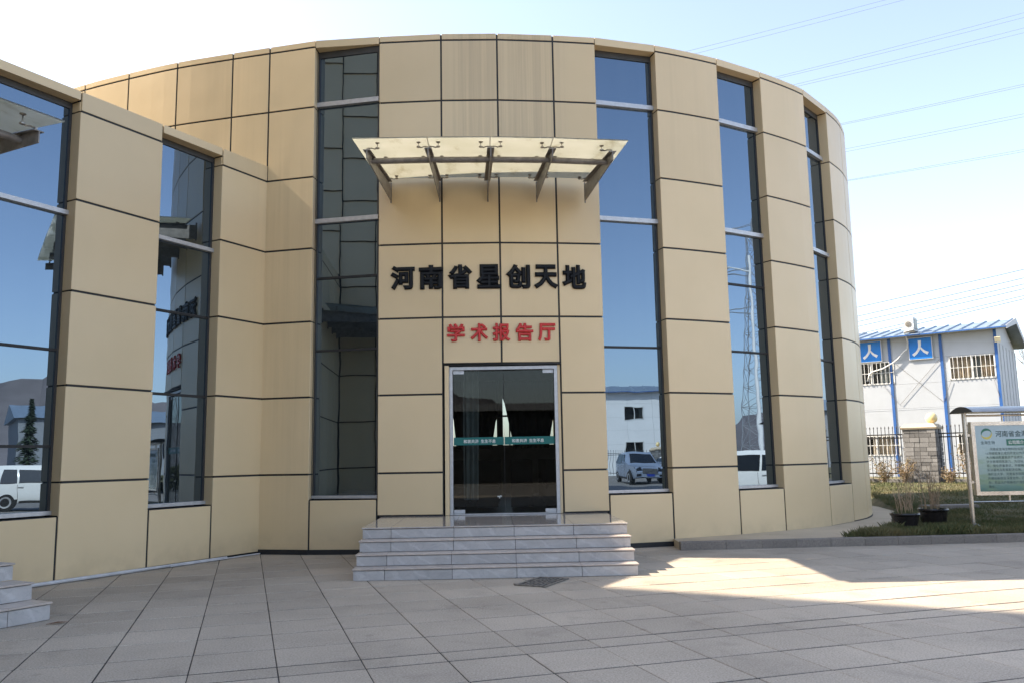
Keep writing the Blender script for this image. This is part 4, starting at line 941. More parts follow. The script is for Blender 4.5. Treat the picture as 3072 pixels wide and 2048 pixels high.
# ------------------------------------------------------------------ prefab building
def prefab(P, U, V, z0, mods, label, det):
    """P right front corner, U runs left along the front, V back; 1.81 m modules"""
    t = thing("prefab_building", label, "building", (P.x, P.y, z0)); MOD = 1.81; wm = M_PREWALL if det["fine"] else M_PREWHITE
    L = mods * MOD; D = 5.4; ze = 5.93; up_ = Vector((0, 0, 1))
    def rect(s0, s1, za, zb, o=0, th=.05): # box on the front face, o metres proud
        m = MB(); m.obox(tuple(P + U * s0 - V * o + up_ * za), tuple(U * (s1 - s0)), tuple(V * th), (0, 0, zb - za)); return m
    # wall sheets with a real joint between boards, openings left for the windows
    wins = det['wins']
    courses = [z0, 1.25, 2.24, 3.2, 4.13, 5.06, ze]
    ops = [(s0, s1, za, zb) for s0, s1, za, zb, *_ in wins]
    for k in range(mods):
        for a, b in zip(courses[:-1], courses[1:]):
            sp = [(k * MOD + .004, (k + 1) * MOD - .004)]
            for (s0, s1, za, zb) in ops:
                if zb <= a + .02 or za >= b - .02: continue
                nsp = []
                for x0, x1 in sp:
                    if s1 <= x0 or s0 >= x1: nsp.append((x0, x1)); continue
                    if s0 > x0 + .02: nsp.append((x0, s0))
                    if s1 < x1 - .02: nsp.append((s1, x1))
                sp = nsp
                if za > a + .02: part("wall_panel", rect(max(s0, k * MOD + .004), min(s1, (k + 1) * MOD - .004), a + .003, za), wm, t) if min(s1, (k + 1) * MOD) > max(s0, k * MOD) else None
                if zb < b - .02: part("wall_panel", rect(max(s0, k * MOD + .004), min(s1, (k + 1) * MOD - .004), zb, b - .003), wm, t) if min(s1, (k + 1) * MOD) > max(s0, k * MOD) else None
            for x0, x1 in sp:
                if x1 - x0 > .03: part("wall_panel", rect(x0, x1, a + .003, b - .003), wm, t)
    for k in range(mods + 1 if det['fine'] else 0): part("post", rect(k * MOD - .05, k * MOD + .05, z0, ze, .035, .045), M_PREBLUE, t)
    for k in range(mods): part("floor_beam", rect(k * MOD + .052, (k + 1) * MOD - .052, 3.14, 3.17, .006, .02), wm, t)
    # shell: inner dark liner, end wall with ribs, back
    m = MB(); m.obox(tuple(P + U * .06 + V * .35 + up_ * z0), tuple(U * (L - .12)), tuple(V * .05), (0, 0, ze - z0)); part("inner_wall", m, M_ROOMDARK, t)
    m = MB(); m.prism([tuple(P + V * a + up_ * b) for a, b in ((.05, z0), (D, z0), (D, 5.6), (D / 2, 6.4), (.05, ze))], tuple(U * .05)); part("end_wall", m, M_PREGREY, t)
    m = MB(); m.prism([tuple(P + U * L + V * a + up_ * b) for a, b in ((.05, z0), (D, z0), (D, 5.6), (D / 2, 6.4), (.05, ze))], tuple(-U * .05)); m.obox(tuple(P + V * D + up_ * z0), tuple(U * L), tuple(-V * .05), (0, 0, 5.6 - z0)); part("rear_wall", m, M_PREGREY, t)
    for a in (.9, 1.8, 2.7, 3.6, 4.5, 5.35):
        m = MB(); m.obox(tuple(P + V * a - U * .02 + up_ * z0), tuple(U * .02), tuple(V * .04), (0, 0, 5.5 - z0)); part("end_rib", m, M_PREGREY, t)
    # roof: two slopes, standing ribs on the front one
    r0, r1 = -.43, L + .43; e0 = -.42
    rz = lambda v: 5.95 + (v - e0) * (6.56 - 5.95) / (D / 2 - e0) if v <= D / 2 else 6.56 - (v - D / 2) * .26
    m = MB(); m.prism([tuple(P + U * r0 + V * a + up_ * b) for a, b in ((e0, rz(e0)), (D / 2, rz(D / 2)), (D + .4, rz(D + .4)), (D + .4, rz(D + .4) - .05), (D / 2, rz(D / 2) - .05), (e0, rz(e0) - .05))], tuple(U * (r1 - r0))); roof = part("roof", m, M_ROOFBLUE, t)
    m = MB(); m.obox(tuple(P + U * r0 + V * (e0 - .01) + up_ * (rz(e0) - .05)), tuple(U * (r1 - r0)), tuple(V * .02), (0, 0, .045)); part("eave_trim", m, M_PREBLUE, t)
    m = MB(); m.obox(tuple(P + U * r0 + V * e0 + up_ * (rz(e0) - .045)), tuple(U * (r1 - r0)), tuple(V * -e0), (0, 0, .012)); part("soffit", m, M_PREWALL, t)
    m = MB(); m.prism([tuple(P + U * (r0 - .012) + V * a + up_ * b) for a, b in ((e0, rz(e0) + .03), (D / 2, rz(D / 2) + .05), (D + .4, rz(D + .4) + .03), (D + .4, rz(D + .4) - .2), (D / 2, rz(D / 2) - .18), (e0, rz(e0) - .1))], tuple(U * .015)); part("verge_trim", m, M_PREGREY, t)
    s = r0 + .12
    while s < min(r1, 9):
        m = MB(); m.prism([tuple(P + U * (s + a) + V * e0 + up_ * (rz(e0) + b)) for a, b in ((-.05, 0), (-.022, .05), (.022, .05), (.05, 0))], tuple(V * (D / 2 - e0) + up_ * (rz(D / 2) - rz(e0)))); part("rib", m, M_ROOFBLUE, roof); s += .45 if det['fine'] else .9
    for s0, s1, za, zb, mid, curt in wins:
        f = MB(); fwd = .05
        for a in ((s0, s0 + fwd, za, zb), (s1 - fwd, s1, za, zb), (s0, s1, zb - fwd, zb), (s0, s1, za, za + fwd)):
            f.obox(tuple(P + U * a[0] - V * .02 + up_ * a[2]), tuple(U * (a[1] - a[0])), tuple(V * .07), (0, 0, a[3] - a[2]))
        if mid: f.obox(tuple(P + U * ((s0 + s1) / 2 - .035) - V * .0 + up_ * (za + fwd)), tuple(U * .07), tuple(V * .05), (0, 0, zb - za - 2 * fwd))
        wo = part("window", f, M_PVCW, t)
        m = MB(); m.obox(tuple(P + U * (s0 + fwd) + V * .03 + up_ * (za + fwd)), tuple(U * (s1 - s0 - 2 * fwd)), tuple(V * .006), (0, 0, zb - za - 2 * fwd)); part("pane", m, M_CLEAR, wo)
        if det['fine']:
            nb = int((s1 - s0) / .145); st = (s1 - s0) / nb
            b_ = MB(); b_.tube([P + U * (s0 + st) - V * .05 + up_ * (za + .02), P + U * (s0 + st) - V * .05 + up_ * (zb - .02)], .011, 5); bo = part("bar", b_, M_PVCW, wo)
            for k in range(2, nb):
                c = bo.copy(); COL.objects.link(c); c.parent = wo; c.location = tuple(U * st * (k - 1))
            m = MB(); m.tube([P + U * s0 - V * .05 + up_ * (za + (zb - za) * .5), P + U * s1 - V * .05 + up_ * (za + (zb - za) * .5)], .013, 5); part("cross_bar", m, M_PVCW, wo)
            for a, b, mt in curt:
                vs = []; fs = []
                for i in range(25):
                    s = s0 + (s1 - s0) * (a + (b - a) * i / 24); y = .13 + .03 * math.sin(i * 1.9)
                    vs += [tuple(P + U * s + V * y + up_ * za), tuple(P + U * s + V * y + up_ * zb)]
                m = MB(); m.add(vs, [(2 * i, 2 * i + 2, 2 * i + 3, 2 * i + 1) for i in range(24)]); part("curtain", m, mt, wo, True)
    return t
PP = Vector((17.57, 30.3, 0)); PU = Vector((-math.cos(rad(37)), math.sin(rad(37)), 0)); PV = Vector((math.sin(rad(37)), math.cos(rad(37)), 0))
det = dict(fine=True, wins=[(-.03 + .09, 1.58, 4.17, 5.05, True, [(.0, .33, M_CURTB), (.33, .55, M_LCURT), (.55, 1.0, M_CURTB)]), (3.50, 5.2, 4.17, 5.05, True, [(0, .34, M_LCURT)]), (3.48, 5.2, 1.42, 2.21, True, [(.0, .6, M_CURTB)]), (.09, 1.52, 1.42, 2.22, True, []), (7.1, 8.7, 4.17, 5.05, True, [(0, .5, M_LCURT)])])
prefab(PP, PU, PV, .6, 6, "white two storey prefab building with blue posts and ribbed roof beyond the fence", det)
def sign_ren(s0, s1, za, zb, label):
    c = PP + PU * (s0 + s1) / 2 - PV * .08; t = thing("wall_sign", label, "sign", (c.x, c.y, (za + zb) / 2), "square blue signs on the prefab wall"); up_ = Vector((0, 0, 1)); R_ = -PU
    m = MB(); m.obox(tuple(PP + PU * s0 - PV * .075 + up_ * za), tuple(PU * (s1 - s0)), tuple(PV * .03), (0, 0, zb - za)); part("frame", m, M_PVCW, t)
    m = MB(); q = .025; m.obox(tuple(PP + PU * (s0 + q) - PV * .081 + up_ * (za + q)), tuple(PU * (s1 - s0 - 2 * q)), tuple(PV * .006), (0, 0, zb - za - 2 * q)); part("face", m, M_SIGNBLUE, t)
    o_ = c - PV * .003; o_.z = (za + zb) / 2; m = MB(); k = (zb - za) * .5
    def stroke(cl, wd):
        L_, R2 = [], []
        for i, (x, y) in enumerate(cl):
            x0, y0 = cl[max(0, i - 1)]; x1, y1 = cl[min(len(cl) - 1, i + 1)]; l_ = math.hypot(x1 - x0, y1 - y0); nx, ny = -(y1 - y0) / l_, (x1 - x0) / l_
            L_.append((x + nx * wd[i], y + ny * wd[i])); R2.append((x - nx * wd[i], y - ny * wd[i]))
        for i in range(len(cl) - 1):
            m.prism([tuple(o_ + R_ * (a * k) + up_ * (b * k)) for a, b in (L_[i], L_[i + 1], R2[i + 1], R2[i])], tuple(-PV * .004))
    stroke([(-.03, .72), (-.03, .35), (-.06, .12), (-.16, -.12), (-.36, -.38), (-.64, -.60)], [.13, .12, .10, .10, .11, .13])
    stroke([(-.0, .15), (.1, -.05), (.3, -.28), (.62, -.48)], [.05, .08, .10, .14])
    part("character", m, M_WHITEPRINT, t)
sign_ren(2.08, 2.92, 5.02, 5.855, "blue square sign with white character 人, right one, on the blank wall bay")
sign_ren(3.89, 4.73, 5.055, 5.87, "blue square sign with white character 人, left one, above the barred window")
# diagonal bracing wires
for k, (a, b) in enumerate((((1.86, 5.0), (3.37, 3.35)), ((3.40, 4.9), (1.84, 3.35)), ((1.55, 4.15), (1.84, 3.4)), ((.15, 4.12), (.02, 3.45)), ((3.9, 4.1), (3.45, 3.4)))):
    m_ = MB(); m_.tube([PP + PU * a[0] - PV * .045 + Vector((0, 0, a[1])), PP + PU * b[0] - PV * .045 + Vector((0, 0, b[1]))], .007, 5)
    tag(put("bracing_wire", m_.mesh("bracing_wire"), M_FIT), ["steel bracing wire falling leftwards across the blank wall bay", "steel bracing wire falling rightwards across the blank wall bay", "short bracing wire under the right barred window", "short bracing wire beside the corner post", "short bracing wire under the left barred window"][k], "bracing wire", "bracing wires on the prefab wall")
# air conditioner on the eave with its pipe
ac = thing("air_conditioner", "weathered white air conditioner unit standing on the prefab roof edge", "air conditioner", tuple(PP + PU * 2.80 + Vector((0, 0, 6.1))))
m_ = MB(); m_.obox(tuple(PP + PU * 2.66 - PV * .15 + Vector((0, 0, 6.14))), tuple(PU * .32), tuple(PV * .75), (0, 0, .53)); part("case", m_, M_PVCW, ac)
m_ = MB(); m_.lathe([(.11, 0), (.11, .012), (.02, .02)], tuple(PP + PU * 2.84 - PV * .152 + Vector((0, 0, 6.38))), 16, axis=tuple(-PV)); part("fan_grille", m_, M_FIT, ac)
m_ = MB()
for k in range(6): m_.obox(tuple(PP + PU * 2.655 + PV * (.0 + k * .09) + Vector((0, 0, 6.2))), tuple(PU * -.008), tuple(PV * .05), (0, 0, .4))
part("side_louvre", m_, M_FIT, ac)
m_ = MB()
for a in (-.05, .5): m_.obox(tuple(PP + PU * 2.64 + PV * a + Vector((0, 0, 6.06))), tuple(PU * .36), tuple(PV * .05), (0, 0, .08))
part("foot", m_, M_FIT, ac)
m_ = MB(); pp = [(2.62, 6.33, .42), (2.60, 6.12, .5), (2.93, 6.05, .52), (2.935, 5.9, .25), (2.905, 5.68, .12), (2.96, 5.45, .1), (3.10, 5.34, .1), (3.30, 5.12, .1), (3.49, 4.965, .11), (3.9, 4.76, .12), (4.26, 4.68, .1), (4.40, 4.6, .09), (4.49, 4.31, .09)]
m_.tube([PP + PU * a - PV * c + Vector((0, 0, b)) for a, b, c in pp], .027, 8); solo("drain_hose", m_, M_PVCW, "looping white hose from the roof unit down across the prefab wall", "hose", tuple(PP + PU * 3 + Vector((0, 0, 5))), smooth=True)
fl = thing("floodlight", "small yellowed floodlight at the top of the blue corner post", "floodlight", tuple(PP + Vector((0, 0, 5.5))))
m_ = MB(); m_.obox(tuple(PP - PU * .2 - PV * .3 + Vector((0, 0, 5.4))), tuple(PU * .19), tuple(PV * .08 + Vector((0, 0, .03))), tuple(Vector((0, 0, .17)) - PV * .06)); part("head", m_, simple("yellowed_plastic", (.55, .5, .35), .5), fl)
m_ = MB(); m_.tube([PP - PU * .08 - PV * .2 + Vector((0, 0, 5.48)), PP - PV * .03 + Vector((0, 0, 5.5))], .015, 6); part("arm", m_, M_FIT, fl)

# bare tree right of the prefab
def bare_tree(base, h, label, seed, spread=.5, group=None, levels=5):
    rg = random.Random(seed); t = thing("bare_tree", label, "tree", tuple(base), group); tr = MB(); cr = MB()
    def grow(p, d, L, r, lv):
        pts = [p]; q = p
        for i in range(4):
            d = (d + Vector((rg.uniform(-.16, .16), rg.uniform(-.16, .16), rg.uniform(-.03, .12)))).normalized(); q = q + d * L / 4; pts.append(q)
        (tr if lv >= levels - 1 else cr).tube(pts, [r, r * .9, r * .8, r * .72, r * .62], 6 if lv > 2 else 4, cap=False)
        if lv <= 0: return
        for k in range(rg.randint(3, 4) if lv > 1 else 4):
            a = rg.uniform(0, 6.283); sp = rg.uniform(.35, .8) * spread * 1.6; e = (d + Vector((math.cos(a) * sp, math.sin(a) * sp, rg.uniform(-.05, .3)))).normalized()
            grow(pts[rg.randint(2, 4)], e, L * rg.uniform(.55, .8), r * .55, lv - 1)
    grow(Vector(base), Vector((0, 0, 1)), h * .36, h * .018, levels)
    part("trunk", tr, M_BRANCH, t, True); part("crown", cr, M_BRANCH, t)
bare_tree((26.6, 41.0, .6), 6.4, "bare leafless tree at the right edge beyond the prefab", 8)
bare_tree((31.5, 46.0, .6), 6.0, "second bare tree further right behind the prefab", 9)

# ------------------------------------------------------------------ overhead wires (a straight line of pylon cables 60 m off)
WL = [((13.683, 31.762), (28.971, 35.634)), ((14.499, 31.608), (30.397, 35.608)), ((20.139, 29.559), (39.373, 34.379)), ((20.196, 29.42), (39.334, 33.991)), ((21.575, 28.946), (39.249, 33.148)), ((22.061, 28.868), (39.211, 32.762)), ((24.791, 25.803), (38.8, 28.665)), ((24.784, 25.701), (38.783, 28.493)), ((24.976, 23.834), (38.566, 26.337)), ((25.059, 23.63), (38.543, 26.098)), ((25.032, 21.45), (38.288, 23.56)), ((25.027, 21.383), (38.271, 23.392)),
      ((25.073, 11.903), (37.378, 14.487)), ((25.035, 11.25), (37.31, 13.85)), ((25.014, 10.85), (37.284, 13.4)), ((24.993, 10.5), (37.239, 13.05)), ((24.958, 9.95), (37.207, 12.55)), ((24.947, 9.7), (37.149, 12.3))]
WN = ["topmost left", "second topmost left", "upper of the pair below the top one", "lower of the pair below the top one", "upper of the second close pair", "lower of the second close pair", "upper of the middle pair", "lower of the middle pair", "upper of the wide lower pair", "lower of the wide lower pair", "upper of the lowest high pair", "lower of the lowest high pair", "highest of the six low", "second of the six low", "third of the six low", "fourth of the six low", "fifth of the six low", "lowest of the six low"]
for k, (a, b) in enumerate(WL):
    sl = (b[1] - a[1]) / (b[0] - a[0]); m_ = MB(); pts = []
    for i in range(13):
        x = a[0] - 10 + i * 5.0; pts.append((x, 60, a[1] + sl * (x - a[0]) + .0006 * (x - a[0]) * (x - b[0])))
    m_.tube(pts, .010 if k < 12 else .024, 5); c = ((a[0] + b[0]) / 2, 60, (a[1] + b[1]) / 2)
    solo("power_line", m_, M_CABLE, "%s power line %s" % (WN[k], "right of the roof" if k < 12 else "lines above the prefab"), "power line", c, "overhead power lines")

# ------------------------------------------------------------------ what the windows mirror (behind and beside the camera)
def car(name, label, loc, yaw, paint, L, Wd, H, van, cat):
    t = thing(name, label, cat, tuple(loc)); Rz = Matrix.Rotation(yaw, 3, 'Z')
    def T(p): return Vector(loc) + Rz @ Vector(p)
    hw = Wd / 2
    if van: prof = [(0, .32), (0, .62), (.06, .85), (.9, 1.02), (1.75, 1.52), (2.2, H), (L - .7, H), (L - .25, H - .2), (L - .02, 1.0), (L, .5), (L - .05, .3)]; roofi = (4, 8)
    else: prof = [(0, .3), (0, .62), (.1, .86), (1.15, 1.0), (1.85, 1.45), (2.2, H), (L - 1.0, H - .03), (L - .45, H - .3), (L - .05, 1.0), (L, .5), (L - .05, .3)]; roofi = (4, 8)
    belt = 1.0
    def hwz(x, z):
        k = hw if z <= belt else hw - (z - belt) * .28
        end = min(1, .86 + x / .9 * .14, .88 + (L - x) / .7 * .12); return k * end
    m = MB(); n = len(prof); vs = []
    # densify the profile in height by splitting at the belt line: body below, cabin above
    secs = []
    xs = [0, .12, .35, .9, 1.3, 1.75, 2.2, 2.9, 3.6, L - .7, L - .4, L - .12, L]
    def top(x):
        P_ = prof[1:-1]
        for (x0, z0), (x1, z1) in zip(P_[:-1], P_[1:]):
            if x0 <= x <= x1 and x1 > x0: return z0 + (z1 - z0) * (x - x0) / (x1 - x0)
        return P_[0][1] if x <= 0 else P_[-1][1]
    for x in xs:
        zt = max(top(x), .62); zb = .30 if .12 < x < L - .12 else .36; zs = [zb, .45, .7, min(.95, zt), min(1.05, zt), zt * .5 + .5 * min(1.05, zt) if zt > 1.05 else zt, zt]
        ring_ = []
        for z in zs: ring_.append((x, hwz(x, z) * (1 - .06 * (z < .4)), z))
        ring_[-1] = (x, ring_[-1][1] * .86, zt); secs.append(ring_)
    k7 = 7
    for sgn in (1, -1):
        o = len(m.v); m.v += [tuple(T((p[0], p[1] * sgn, p[2]))) for r_ in secs for p in r_]
        m.f += [(o + i * k7 + j, o + i * k7 + j + 1, o + (i + 1) * k7 + j + 1, o + (i + 1) * k7 + j) for i in range(len(secs) - 1) for j in range(k7 - 1)]
    o = len(m.v); m.v += [tuple(T((r_[j][0], r_[j][1] * s, r_[j][2]))) for r_ in secs for j, s in ((6, 1), (6, -1), (0, 1), (0, -1))]
    for i in range(len(secs) - 1): m.f += [(o + 4 * i, o + 4 * i + 1, o + 4 * i + 5, o + 4 * i + 4), (o + 4 * i + 2, o + 4 * i + 3, o + 4 * i + 7, o + 4 * i + 6)]
    for i in (0, len(secs) - 1):
        a = secs[i]; m.add([T((p[0], p[1], p[2])) for p in a] + [T((p[0], -p[1], p[2])) for p in a[::-1]], [tuple(range(14))])
    part("body", m, paint, t, True)
    def quad(nm, pts, mat, th=.012):
        g = MB(); c = [T(p) for p in pts]; nn = (c[1] - c[0]).cross(c[2] - c[0]).normalized(); g.prism([tuple(p + nn * th) for p in c], tuple(-nn * 2 * th)); part(nm, g, mat, t)
    # glass: windscreen, sides
    wz0, wz1 = (1.08, H - .1); wx0, wx1 = (1.02, 2.05) if van else (1.28, 2.05)
    quad("windscreen", [(wx0, -hw * .80, 1.07), (wx0, hw * .80, 1.07), (wx1, hw * .64, top(wx1) - .03), (wx1, -hw * .64, top(wx1) - .03)], M_CARGLASS, .03)
    for s in (1, -1):
        for a, b in (((1.55, 2.55), (2.62, 3.5), (3.58, L - .75)) if van else ((1.75, 2.65), (2.72, 3.55), (3.6, L - .7))):
            y0 = (hw - .005) * s; y1 = (hw - (H - .14 - belt) * .28) * s
            x1a = a + (.45 if a < 2 else 0); x1b = b - (.12 if b > 3.6 else 0)
            quad("side_window", [(a, y0, 1.06), (b, y0, 1.06), (x1b, y1, H - .16), (x1a, y1, H - .16)], M_CARGLASS, .02)
        g = MB(); g.obox(tuple(T((1.62, s * hw, 1.02))), tuple(Rz @ Vector((.1, 0, 0))), tuple(Rz @ Vector((0, s * .2, 0))), (0, 0, .15)); part("mirror", g, paint, t)
        for x in (2.35, 3.35):
            g = MB(); g.obox(tuple(T((x, s * hw * .995, .88))), tuple(Rz @ Vector((.18, 0, 0))), tuple(Rz @ Vector((0, s * .03, 0))), (0, 0, .03)); part("door_handle", g, M_ALU, t)
        quad("headlight", [(.02, s * hw * .5, .72), (.02, s * hw * .84, .70), (.20, s * hw * .90, .84), (.14, s * hw * .55, .86)], M_CARGLASS, .03)
        g = MB(); g.box(0, 0, 0, 0, 0, 0); g = MB(); g.obox(tuple(T((-.02, s * hw * .55, .42))), tuple(Rz @ Vector((.04, 0, 0))), tuple(Rz @ Vector((0, s * hw * .3, 0))), (0, 0, .12)); part("fog_light", g, M_CARGLASS, t)
        g = MB(); g.obox(tuple(T((1.3, s * (hw - .03), .27))), tuple(Rz @ Vector((L - 2.7, 0, 0))), tuple(Rz @ Vector((0, s * .035, 0))), (0, 0, .09)); part("sill_trim", g, M_RUBBER, t)
        for x in (1.62, 2.66, 3.55):
            g = MB(); g.obox(tuple(T((x, s * (hw - .012), .40))), tuple(Rz @ Vector((.012, 0, 0))), tuple(Rz @ Vector((0, s * .016, 0))), (0, 0, .60)); part("door_seam", g, M_RUBBER, t)
        for x in (.85, L - .95):
            g = MB(); g.lathe([(.40, -.02), (.40, .006)], tuple(T((x, s * (hw - .012), .36))), 24, axis=tuple(Rz @ Vector((0, s, 0)))); part("wheel_arch", g, M_RUBBER, t)
            c = T((x, s * (hw - .1), .33)); ax = Rz @ Vector((0, s, 0))
            g = MB(); g.lathe([(.2, -.1), (.32, -.1), (.335, -.06), (.335, .06), (.32, .11), (.22, .11)], tuple(c), 24, axis=tuple(ax)); wh = part("wheel", g, M_RUBBER, t, True)
            g = MB(); g.lathe([(.02, .09), (.2, .115), (.225, .118), (.225, .1)], tuple(c), 20, axis=tuple(ax)); part("rim", g, M_ALU, wh, True)
    g = MB(); g.obox(tuple(T((-.025, -hw * .46, .56))), tuple(Rz @ Vector((.05, 0, 0))), tuple(Rz @ Vector((0, hw * .92, 0))), (0, 0, .25)); part("grille", g, M_RUBBER, t)
    for k in range(4):
        g = MB(); g.obox(tuple(T((-.035, -hw * .44, .59 + k * .055))), tuple(Rz @ Vector((.02, 0, 0))), tuple(Rz @ Vector((0, hw * .88, 0))), (0, 0, .014)); part("grille_bar", g, M_ALU, t)
    g = MB(); g.obox(tuple(T((-.035, -.22, .43))), tuple(Rz @ Vector((.02, 0, 0))), tuple(Rz @ Vector((0, .44, 0))), (0, 0, .12)); part("number_plate", g, M_PLATE, t)
    return t
car("parked_suv", "pale blue sport utility car mirrored in the window right of the door", (21.5, -6.6, 0), rad(-64), M_CARBLUE, 4.6, 1.86, 1.7, False, "car")
car("parked_sedan", "white car mirrored at the right edge of the window right of the door", (24.4, -6.0, 0), rad(-70), M_CARWHITE, 4.5, 1.8, 1.5, False, "car")
car("parked_van", "white people carrier mirrored in the leftmost window", (18.3, 16.4, 0), rad(-91), M_CARWHITE, 4.9, 1.88, 1.72, True, "van")
car("parked_suv", "white car parked far behind, mirrored in the glass door", (3.5, -12.5, 0), rad(60), M_CARWHITE, 4.6, 1.84, 1.65, False, "car")
# second prefab, mirrored in the window right of the door
QU = Vector((-math.cos(rad(34)), -math.sin(rad(34)), 0)); QV = Vector((math.sin(rad(34)), -math.cos(rad(34)), 0))
QP = Vector((38.6, -14.2, 0))
# its front (facing the forecourt) is seen with QP on the left from the building's side
prefab(Vector((26.2, -22.5, 0)), -QU, QV, 0, 8, "white two storey prefab with blue eaves mirrored in the tall window", dict(fine=False, wins=[(5.2, 6.6, 3.95, 4.85, True, []), (5.2, 6.6, 1.3, 2.4, True, []), (8.6, 10.0, 3.95, 4.85, True, []), (8.6, 10.0, 1.3, 2.4, True, []), (1.8, 3.3, 3.95, 4.85, True, []), (1.8, 3.3, 1.3, 2.4, True, [])]))
RF = Vector((27.0, -16.0, 0)); RU = Vector((math.cos(rad(34)), math.sin(rad(34)), 0)); RV = Vector((math.sin(rad(34)), -math.cos(rad(34)), 0))
fence(RF, RU, RV, -9, 2.1, .1, "black iron picket fence before the mirrored prefab", .16); fence(RF, RU, RV, 3.2, 16, .1, "black iron picket fence running on past the mirrored pillar", .16)
stone_pillar(RF + RU * 2.65, RU, RV, .95, .9, 0, 1.75, "stone pillar mirrored in the window right of the door", 15)
globe(RF + RU * 2.65 + RV * .45 + Vector((0, 0, 1.92)), "globe lamp on the pillar mirrored in the tall window")
bare_tree((31.0, -15.2, 0), 4.6, "small bare tree mirrored before the white prefab", 21, .4, None, 4)
# lattice pylon and pole
def pylon(x, y, H):
    t = thing("lattice_pylon", "tall steel lattice pylon mirrored in the second window right of the door", "pylon", (x, y, 0)); m = MB()
    hw = lambda z: 2.4 * (1 - z / H) ** 1.2 + .35; lv = [0] + [H * (1 - (1 - i / 14) ** 1.1) for i in range(1, 15)]; cs = ((1, 1), (-1, 1), (-1, -1), (1, -1))
    for a, b in zip(lv[:-1], lv[1:]):
        wa, wb = hw(a), hw(b)
        for i in range(4):
            (p, q), (p2, q2) = cs[i], cs[(i + 1) % 4]
            m.tube([(x + p * wa, y + q * wa, a), (x + p * wb, y + q * wb, b)], .065, 4, False); m.tube([(x + p * wa, y + q * wa, a), (x + p2 * wb, y + q2 * wb, b)], .032, 4, False); m.tube([(x + p2 * wa, y + q2 * wa, a), (x + p * wb, y + q * wb, b)], .032, 4, False); m.tube([(x + p * wb, y + q * wb, b), (x + p2 * wb, y + q2 * wb, b)], .032, 4, False)
    part("lattice", m, M_PYLON, t)
    for z in (H * .62, H * .78, H * .95):
        m = MB()
        for s in (1, -1):
            e = Vector((x + s * 1.2, y + s * 4.6, z + .2)); 
            for q in ((.4, .4), (-.4, .4)): m.tube([(x + q[0], y + s * q[1], z + .9), e], .045, 4, False); m.tube([(x + q[0], y + s * q[1], z - .2), e], .045, 4, False)
            m.tube([e, e - Vector((0, 0, 1.6))], .07, 5)
        part("cross_arm", m, M_PYLON, t)
pylon(112, -5.2, 36)
lp = thing("street_pole", "tall white pole with a camera head, mirrored beside the lattice pylon", "pole", (39.0, 9.45, 0))
m_ = MB(); m_.tube([(39, 9.45, 0), (39, 9.45, 13.6)], [.15, .08], 12); part("shaft", m_, M_POLE, lp, True)
m_ = MB(); m_.tube([(39, 9.45, 12.6), (38.2, 8.2, 12.9)], .04, 6); m_.box(37.9, 38.5, 7.6, 8.3, 12.8, 12.95); part("lamp_head", m_, M_POLE, lp)
def conifer(x, y, h, label, seed):
    rg = random.Random(seed); t = thing("conifer_tree", label, "tree", (x, y, 0), "conifers mirrored in the left windows"); m = MB(); m.tube([(x, y, 0), (x, y, h)], [h * .02, .01], 6); part("trunk", m, M_BRANCH, t)
    lf = MB()
    for k in range(2600):
        z = h * rg.uniform(.08, 1) ; r = (1 - z / h) * h * .24 * (0.75 + .25 * math.sin(z * 9)) * rg.uniform(.2, 1.05); a = rg.uniform(0, 6.283); p = Vector((x + r * math.cos(a), y + r * math.sin(a), z - r * .25)); d = Vector((math.cos(a), math.sin(a), -.35)) * .16; e = Vector((-math.sin(a), math.cos(a), rg.uniform(-.4, .4))) * .06
        lf.add([p - d, p + e, p + d, p - e], [(0, 1, 2, 3)])
    part("crown", lf, M_CONIFER, t)
conifer(38.3, 14.5, 5.4, "dark conifer behind the white people carrier, mirrored in the leftmost window", 2)
conifer(41.5, 20.0, 4.6, "smaller conifer beside the mirrored dark conifer", 3)
hd = MB(); rg = random.Random(6)
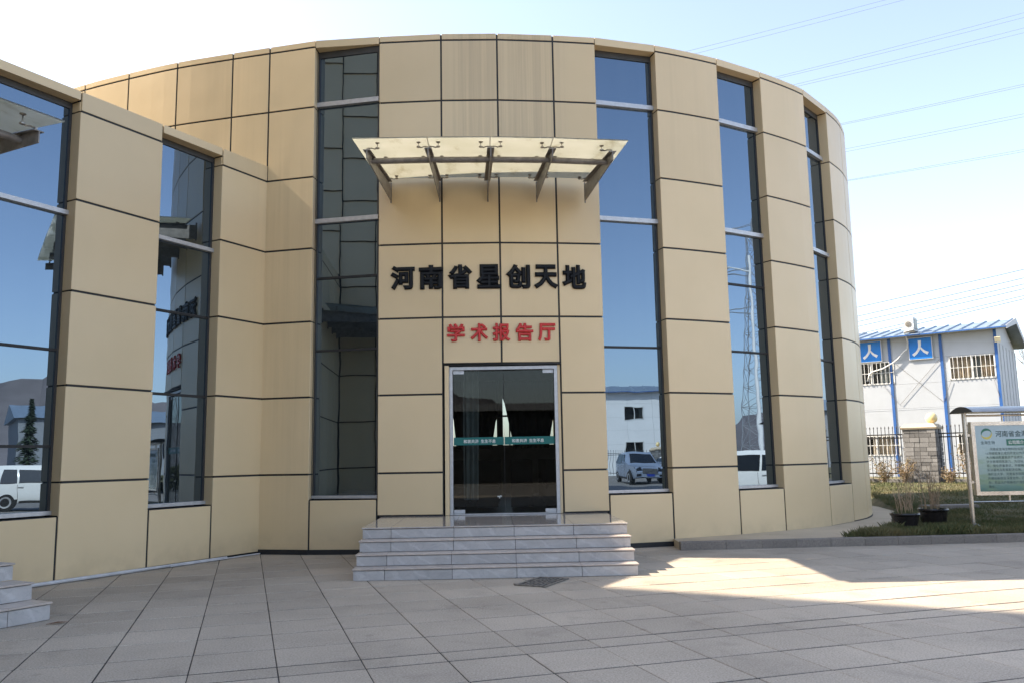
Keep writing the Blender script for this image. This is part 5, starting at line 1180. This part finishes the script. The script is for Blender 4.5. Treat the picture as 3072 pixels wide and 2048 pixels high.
for k in range(6000):
    y = rg.uniform(2, 28); p = Vector((34 + rg.uniform(-.7, .7) + .02 * y, y, rg.uniform(.1, 1.7) * (0.75 + .25 * math.sin(y * 1.1)))); d = Vector((rg.uniform(-1, 1), rg.uniform(-1, 1), rg.uniform(-1, 1))).normalized() * .16; e = d.cross(Vector((rg.uniform(-1, 1), rg.uniform(-1, 1), rg.uniform(-1, 1)))).normalized() * .09
    hd.add([p - d, p + e, p + d, p - e], [(0, 1, 2, 3)])
ho = put("hedge", hd.mesh("hedge", fix=False), M_HEDGE); tag(ho, "ragged clipped hedge behind the white people carrier in the mirror", "hedge")
wh = thing("warehouse", "long grey warehouse with pale roof mirrored in the left windows", "building", (65, 35, 0))
m_ = MB(); m_.box(58, 72, 15, 55, 0, 5.2); part("wall", m_, M_WARE, wh); m_ = MB(); m_.prism([(57.6, 14.6, 5.2), (72.4, 14.6, 5.2), (65, 14.6, 6.6)], (0, 40.8, 0)); part("roof", m_, M_ROOFBLUE, wh)
for k in range(9):
    m_ = MB(); m_.box(57.96, 58.01, 17 + k * 4.2, 19 + k * 4.2, 2.2, 3.8); part("window", m_, M_CARGLASS, wh)
wh = thing("warehouse", "hall behind the camera, shade put into its dark colour, mirrored in the glass door", "building", (0, -33, 0))
m_ = MB(); m_.box(-30, 12, -42, -25, 0, 4.6); part("wall", m_, M_FRAME, wh); m_ = MB(); m_.prism([(-30.4, -24.6, 4.6), (-30.4, -42.4, 4.6), (-30.4, -33, 5.6)], (42.8, 0, 0)); part("roof", m_, M_ROOFFELT, wh)  # shade on the hall's front is put into the near-black wall colour
# hills round the back
hm = MB(); n = 110; vs = []
for i in range(n + 1):
    a = rad(-110 + 135 * i / n); R0 = 300
    h = 20 + 9 * math.sin(i * .21) + 5 * math.sin(i * .53 + 1) + 2.5 * math.sin(i * 1.31) + 1.2 * math.sin(i * 2.7)
    for q, z in ((R0 - 60, -1), (R0 - 25, h * .55 + 2 * math.sin(i * 1.1)), (R0, h), (R0 + 60, h * .6), (R0 + 110, -1)): vs.append((q * math.cos(a), q * math.sin(a), z))
hm.add(vs, [(i * 5 + j, (i + 1) * 5 + j, (i + 1) * 5 + j + 1, i * 5 + j + 1) for i in range(n) for j in range(4)]); struct("hills", hm, M_HILL, True)
